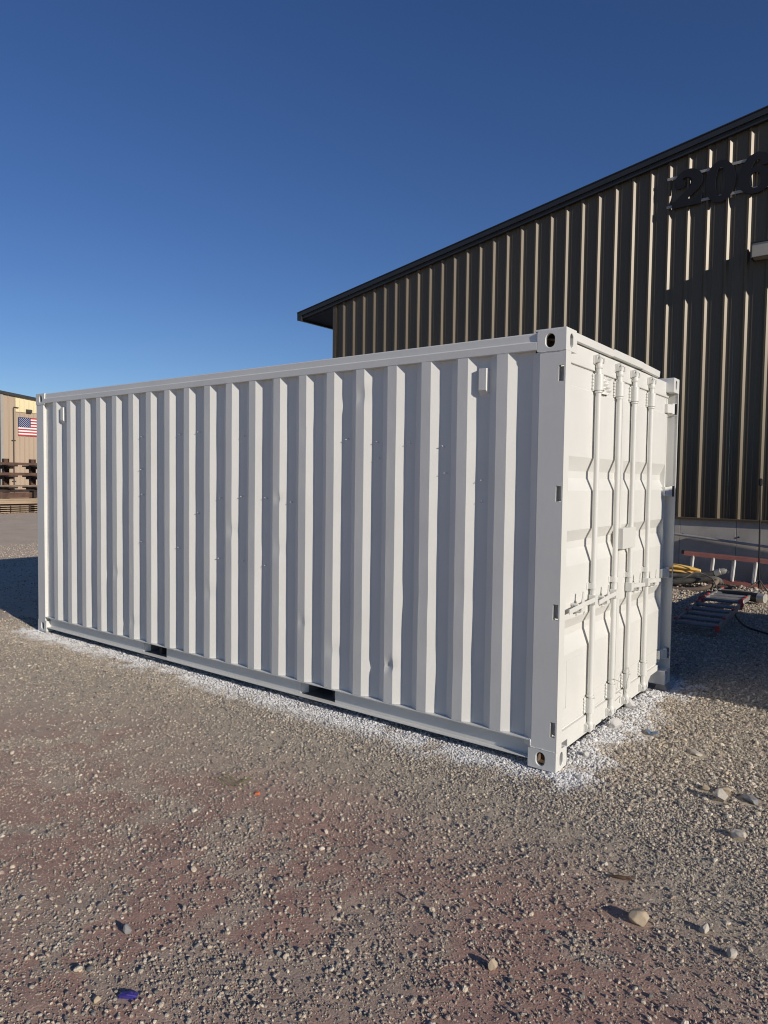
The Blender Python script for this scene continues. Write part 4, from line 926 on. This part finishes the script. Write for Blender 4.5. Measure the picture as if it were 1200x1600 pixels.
# folding multi-position ladder lying on the ground
fl = empty('folding_ladder', (-0.33, 6.05, 0.055), R(1.5)); tag(fl, 'grey aluminium folding ladder with red hinges lying open on the ground', 'ladder')
def rail_box(m, x, y0, y1, z0, z1, w=0.030, h=0.062):
    m.add([(x-w/2, y0, z0), (x+w/2, y0, z0), (x+w/2, y0, z0+h), (x-w/2, y0, z0+h), (x-w/2, y1, z1), (x+w/2, y1, z1), (x+w/2, y1, z1+h), (x-w/2, y1, z1+h)], [(0, 1, 2, 3), (7, 6, 5, 4), (0, 4, 5, 1), (1, 5, 6, 2), (2, 6, 7, 3), (3, 7, 4, 0)])
tread = None
for s_, ya_, yb2, za, zb2 in ((0, -1.50, -0.06, 0.015, 0.07), (1, 0.10, 1.46, 0.075, 0.055)):
    for sx in (-1, 1):
        m = MB(); rail_box(m, sx*(0.235-0.012*s_), ya_, yb2, za, zb2); m.build('side_rail', M['alu_grey'], fl, bevel=0.004)
        m = MB(); yy = ya_ if s_ == 0 else yb2; zz = za if s_ == 0 else zb2
        m.box(sx*(0.235-0.012*s_)-0.022, sx*(0.235-0.012*s_)+0.022, yy-0.03, yy+0.03, zz-0.004, zz+0.068); m.build('end_cap', M['red_plastic'] if (sx > 0) != (s_ > 0) else M['alu_grey'], fl, bevel=0.006)
    for k in range(5):
        t = (k+0.45)/5; y = ya_+(yb2-ya_)*t; z = za+(zb2-za)*t+0.034
        if tread is None:
            m = MB(); m.prism([(-0.055, -0.016), (0.055, -0.016), (0.060, 0.004), (0.045, 0.018), (-0.045, 0.018), (-0.060, 0.004)], 'x', -0.218, 0.218); tread = m.build('tread', M['alu_grey'], fl, bevel=0.003); c = tread
        else: c = tread.copy(); COL.objects.link(c); c.parent = fl
        c.location = (0, y, z)
        for sx in (-1, 1):
            if (s_ == 1 and k > 1) or (s_ == 0 and (k+(sx > 0)) % 2): continue
            m = MB(); m.box(sx*0.232-0.014, sx*0.232+0.014, y-0.040, y+0.040, z+0.029, z+0.048); m.build('tread_bracket', M['red_plastic'], fl, bevel=0.004)
for sx in (-1, 1):
    m = MB(); m.tube([(sx*0.215, 0.02, 0.105), (sx*0.262, 0.02, 0.105)], 0.066, 16); m.tube([(sx*0.205, 0.02, 0.105), (sx*0.275, 0.02, 0.105)], 0.026, 10); m.build('hinge', M['red_plastic'], fl, bevel=0.004)
    m = MB(); m.box(sx*0.238-0.006, sx*0.238+0.006, 0.06, 0.26, 0.085, 0.135); m.box(sx*0.238-0.006, sx*0.238+0.006, -0.24, -0.03, 0.08, 0.13); m.build('hinge_arm', M['alu'], fl, bevel=0.003)
m = MB(); m.tube([(-0.62, 7.12, 0.13), (-0.3, 7.02, 0.145), (-0.02, 6.93, 0.15)], [0.050, 0.062, 0.064], 14); 
tr_ = empty('rolled_tarp', (0, 0, 0)); tag(tr_, 'dark rolled tarp with a pale end sleeve lying across the folding ladder', 'tarp')
m.build('roll', M['trim'], tr_, smooth=True)
m = MB(); m.tube([(-0.019, 6.93, 0.15), (0.07, 6.90, 0.152)], [0.067, 0.064], 14); m.build('end_sleeve', M['fitting'], tr_, smooth=True)
# added shadow casters, out of view at right: slab by the wall, ribbed box
m = MB(); m.prism([(0.62, 0.05), (3.2, 0.05), (3.2, 1.0), (0.62, 1.52)], 'y', 8.15, 8.20); tag(m.build('shadow_slab', M['shadow_caster']), 'thin slab with a sloped top, added out of view by the shop wall to shade its base', 'shadow caster')
sh = empty('shadow_box', (2.75, 1.72, 0)); tag(sh, 'grey ribbed box added out of view right of the container to shade the ground and door edge', 'shadow_caster')
m = MB(); pr = [(0, 0)]
for k in range(11):
    a = 0.02+0.286*k; pr += [(a, 0.0), (a+0.10, 0.0), (a+0.14, 0.035), (a+0.24, 0.035)]
pr.append((3.2, 0.0))
m.add([(d, a, 0.02) for a, d in pr]+[(d, a, 2.60) for a, d in pr], [(i, i+1, len(pr)+i+1, len(pr)+i) for i in range(len(pr)-1)])
m.add([(0, 0, 0.02), (6, 0, 0.02), (6, 0, 2.6), (0, 0, 2.6), (0, 3.2, 0.02), (6, 3.2, 0.02), (6, 3.2, 2.6), (0, 3.2, 2.6)], [(0, 1, 2, 3), (4, 5, 6, 7), (1, 5, 6, 2)])
m.build('shadow_box_wall', M['shadow_caster'], sh)
m = MB(); m.box(-0.03, 6.03, -0.02, 3.22, 2.601, 2.66); m.build('shadow_box_top', M['shadow_caster'], sh)

# ------------------------------------------------------------------ tan building far left, flag, racks
tb = empty('tan_building', (-45.6, 17.62, -0.05)); tag(tb, 'tan ribbed metal building with a cream upper band, far left behind the steel racks', 'building')
TR = lambda y: 7.10-0.105*y
def tan_panel(ya_, yb2, z0, z1f, mat, name):
    n_ = max(1, int(round((yb2-ya_)/0.3048))); st = (yb2-ya_)/n_; pts = []
    for k in range(n_):
        a = ya_+k*st; pts += [(a, 0.0), (a+st*0.72, 0.0), (a+st*0.80, 0.035), (a+st*0.92, 0.035)]
    pts.append((yb2, 0.0)); m = MB()
    m.add([(d, a, z0) for a, d in pts]+[(d, a, z1f(a)) for a, d in pts], [(i, i+1, len(pts)+i+1, len(pts)+i) for i in range(len(pts)-1)])
    return m.build(name, mat, tb)
yy = 0.10
while yy < 11:
    w_ = 0.815 if yy < 0.75 else 0.9144
    if yy < 0.75: w_ = 0.40
    if yy < 0.85: tan_panel(yy, yy+w_, 0.02, lambda a: TR(a)-0.09, M['tan'], 'wall_panel')
    else:
        tan_panel(yy, yy+w_, 0.02, lambda a: 5.86, M['tan'], 'wall_panel'); tan_panel(yy, yy+w_, 5.90, lambda a: TR(a)-0.09, M['cream'], 'upper_panel')
    yy += w_
m = MB(); m.box(-0.02, 0.05, -0.08, 0.098, 0.02, TR(0)-0.09); m.build('corner_trim', M['tantrim'], tb)
m = MB(); m.box(-0.01, 0.045, 0.90, 11, 5.861, 5.899); m.build('band_trim', M['tan'], tb)
m = MB(); m.add([(0.02, -0.25, TR(-.25)-0.14), (0.16, -0.25, TR(-.25)-0.14), (0.16, -0.25, TR(-.25)+0.05), (0.02, -0.25, TR(-.25)+0.05), (0.02, 11.5, TR(11.5)-0.14), (0.16, 11.5, TR(11.5)-0.14), (0.16, 11.5, TR(11.5)+0.05), (0.02, 11.5, TR(11.5)+0.05)], [(0, 1, 2, 3), (7, 6, 5, 4), (0, 4, 5, 1), (1, 5, 6, 2), (2, 6, 7, 3), (3, 7, 4, 0)]); m.build('roof_trim', M['trim'], tb)
m = MB(); m.add([(0.0, -0.2, TR(-.2)), (-14, -0.2, TR(-.2)), (-14, 11.4, TR(11.4)), (0, 11.4, TR(11.4)), (0, -0.06, 0.02), (-14, -0.06, 0.02), (-14, -0.06, TR(0)), (0, -0.06, TR(0)), (-14, 11, 0.02), (0, 11, 0.02), (0, 11, 6), (-14, 11, 6)], [(0, 1, 2, 3), (4, 5, 6, 7), (5, 8, 11, 6), (8, 9, 10, 11)]); m.build('shell', M['tantrim'], tb)
m = MB(); m.tube([(0.09, 1.05, 6.15), (0.09, 0.74, 6.17), (0.09, 0.72, 6.1), (0.09, 0.72, 0.3)], 0.030, 6); m.box(0.036, 0.12, 0.60, 0.84, 3.98, 4.02); m.box(0.036, 0.12, 0.60, 0.84, 1.3, 1.34); m.build('conduit', M['lamp'], tb)
m = MB(); m.prism([(0.04, 5.84), (0.26, 5.88), (0.28, 6.06), (0.04, 6.10)], 'y', 1.56, 1.86); m.build('wall_light', M['lamp'], tb); 
# flag: printed board on the wall
fg = MB(); FW, FH = 2.02, 1.225; st = FH/13
for k in range(13):
    z1_ = FH-st*k; y0_ = 0.4*FW if k < 7 else 0
    fg.box(-0.012, 0.012, y0_+(0.0006 if k < 7 else 0), FW, z1_-st+0.0004, z1_, 0 if k % 2 == 0 else 1)
fg.box(-0.012, 0.0125, 0, 0.4*FW, FH-7*st+0.0006, FH, 2)
for r_ in range(9):
    for c_ in range(6 if r_ % 2 == 0 else 5):
        y = 0.4*FW*((2*c_+1+(r_ % 2))/12); z = FH-7*st*((r_+1)/10); rr = 0.031
        pp = [(y+(rr if q % 2 == 0 else rr*0.42)*math.sin(q*PI/5), z+(rr if q % 2 == 0 else rr*0.42)*math.cos(q*PI/5)) for q in range(10)]
        fg.prism(pp, 'x', 0.0126, 0.0150, 1)
o = fg.build('flag', [M['flag_red'], M['flag_white'], M['flag_blue']], loc=(-45.6+0.055, 18.66, 4.27))
tag(o, 'stars and stripes flag mounted flat on the tan building', 'flag')

G_S = 'steel rack posts with arms'
def rack(x, y, label):
    r0 = empty('steel_rack', (x, y, 0)); tag(r0, label, 'rack', G_S)
    m = MB(); m.box(-0.11, 0.11, -0.115, -0.100, 0.02, 2.44); m.box(-0.11, 0.11, 0.100, 0.115, 0.02, 2.44); m.box(-0.008, 0.008, -0.0995, 0.0995, 0.02, 2.44); m.build('post', M['rust'], r0)
    for z in (2.10, 1.62, 1.10):
        m = MB(); m.box(-0.55, 0.75, -0.22, 0.20, z-0.02, z+0.05); m.box(-0.5, 0.6, -0.07, 0.07, z-0.13, z-0.021); m.build('arm', M['rust_dark'], r0)
    m = MB(); m.box(-0.6, 0.9, -0.18, 0.18, 0.0, 0.14); m.build('base', M['rust_dark'], r0)
rack(-31.8, 10.28, 'rusty steel rack post cut by the left edge, leftmost of the row'); rack(-31.8, 11.50, 'rusty steel rack post before the tan building, just inside the left edge')
rack(-31.8, 12.73, 'rusty steel rack post right beside the far corner of the container'); rack(-31.8, 13.96, 'rusty steel rack post hidden behind the container')
def bar(y0, y1, x, z0, z1, w, mat, label, dz=0.0, name='steel_beam', cat='beam'):
    m = MB()
    m.add([(x-w/2, y0, z0), (x+w/2, y0, z0), (x+w/2, y0, z1), (x-w/2, y0, z1), (x-w/2, y1, z0+dz), (x+w/2, y1, z0+dz), (x+w/2, y1, z1+dz), (x-w/2, y1, z1+dz)], [(0, 1, 2, 3), (7, 6, 5, 4), (0, 4, 5, 1), (1, 5, 6, 2), (2, 6, 7, 3), (3, 7, 4, 0)])
    return tag(m.build(name, mat), label, cat)
bar(9.6, 14.6, -31.25, 2.152, 2.262, 0.16, M['rust'], 'long rusty beam lying on the top arms of the racks')
bar(9.6, 14.6, -31.35, 1.672, 1.800, 0.20, M['rust'], 'long rusty beam lying on the middle arms of the racks')
bar(9.8, 14.2, -31.7, 1.152, 1.222, 0.12, M['timber_grey'], 'thin dusty bar lying on the low arms of the racks')
bar(10.4, 12.15, -30.85, 0.66, 0.90, 0.35, M['rust'], 'stack of brown steel sections lying on the planks, left of the rusty box', name='section_stack', cat='steel stack')
bar(10.2, 13.8, -31.5, 0.905, 1.02, 0.5, M['rust_dark'], 'dark bundle of tubing behind the brown sections', name='tube_bundle', cat='tubing')
m = MB(); m.box(-30.95, -30.55, 12.17, 12.66, 0.66, 0.96); m.box(-30.99, -30.51, 12.15, 12.68, 0.961, 0.985)
tag(m.build('steel_box', M['rust_dark']), 'dark rusty steel box sitting on the planks beside the second rack', 'box')
m = MB(); m.box(-30.6, -30.5, 12.70, 12.78, 0.45, 0.92); tag(m.build('timber_post', M['timber']), 'short upright light timber between the steel box and the container', 'timber')
pk = empty('plank_stack', (-30.7, 11.4, 0.40)); tag(pk, 'light weathered planks laid across low blocks under the racks', 'planks')
for k in range(3): m = MB(); m.box(-0.30, 0.30, -1.6-0.1*k, 1.25-0.05*(k % 2), 0.08*k+0.001, 0.08*k+0.075); m.build('plank', M['timber'], pk)
m = MB(); m.box(-0.2, 0.15, -1.3, 2.2, -0.40, -0.002); m.build('block', M['rust_dark'], pk)
def pallet(y, w_, label, mat):
    p0 = empty('pallet', (-30.2, y, -0.02)); tag(p0, label, 'pallet', 'small pallets in a row under the racks')
    for k in range(4):
        m = MB(); m.box(-0.35, 0.02, -w_/2, w_/2, 0.042+0.090*k, 0.078+0.090*k); m.build('slat', mat, p0)
    for s_ in (-1, 0, 1):
        m = MB(); m.box(-0.34, -0.02, s_*w_*0.43-0.03, s_*w_*0.43+0.03, 0.0, 0.038); m.build('bearer', M['timber_grey'], p0)
pallet(10.72, 0.40, 'small weathered pallet at the left edge, first of the row', M['timber']); pallet(11.16, 0.36, 'small weathered pallet, second from the left edge', M['timber']); pallet(11.56, 0.36, 'small weathered pallet, third from the left edge', M['timber'])
pallet(12.18, 0.34, 'small pale slatted pallet nearest the container', M['timber'])
print('objects', len(bpy.data.objects), 'tris', sum(len(o.data.loop_triangles) if o.type == 'MESH' and not o.data.calc_loop_triangles() else 0 for o in bpy.data.objects))
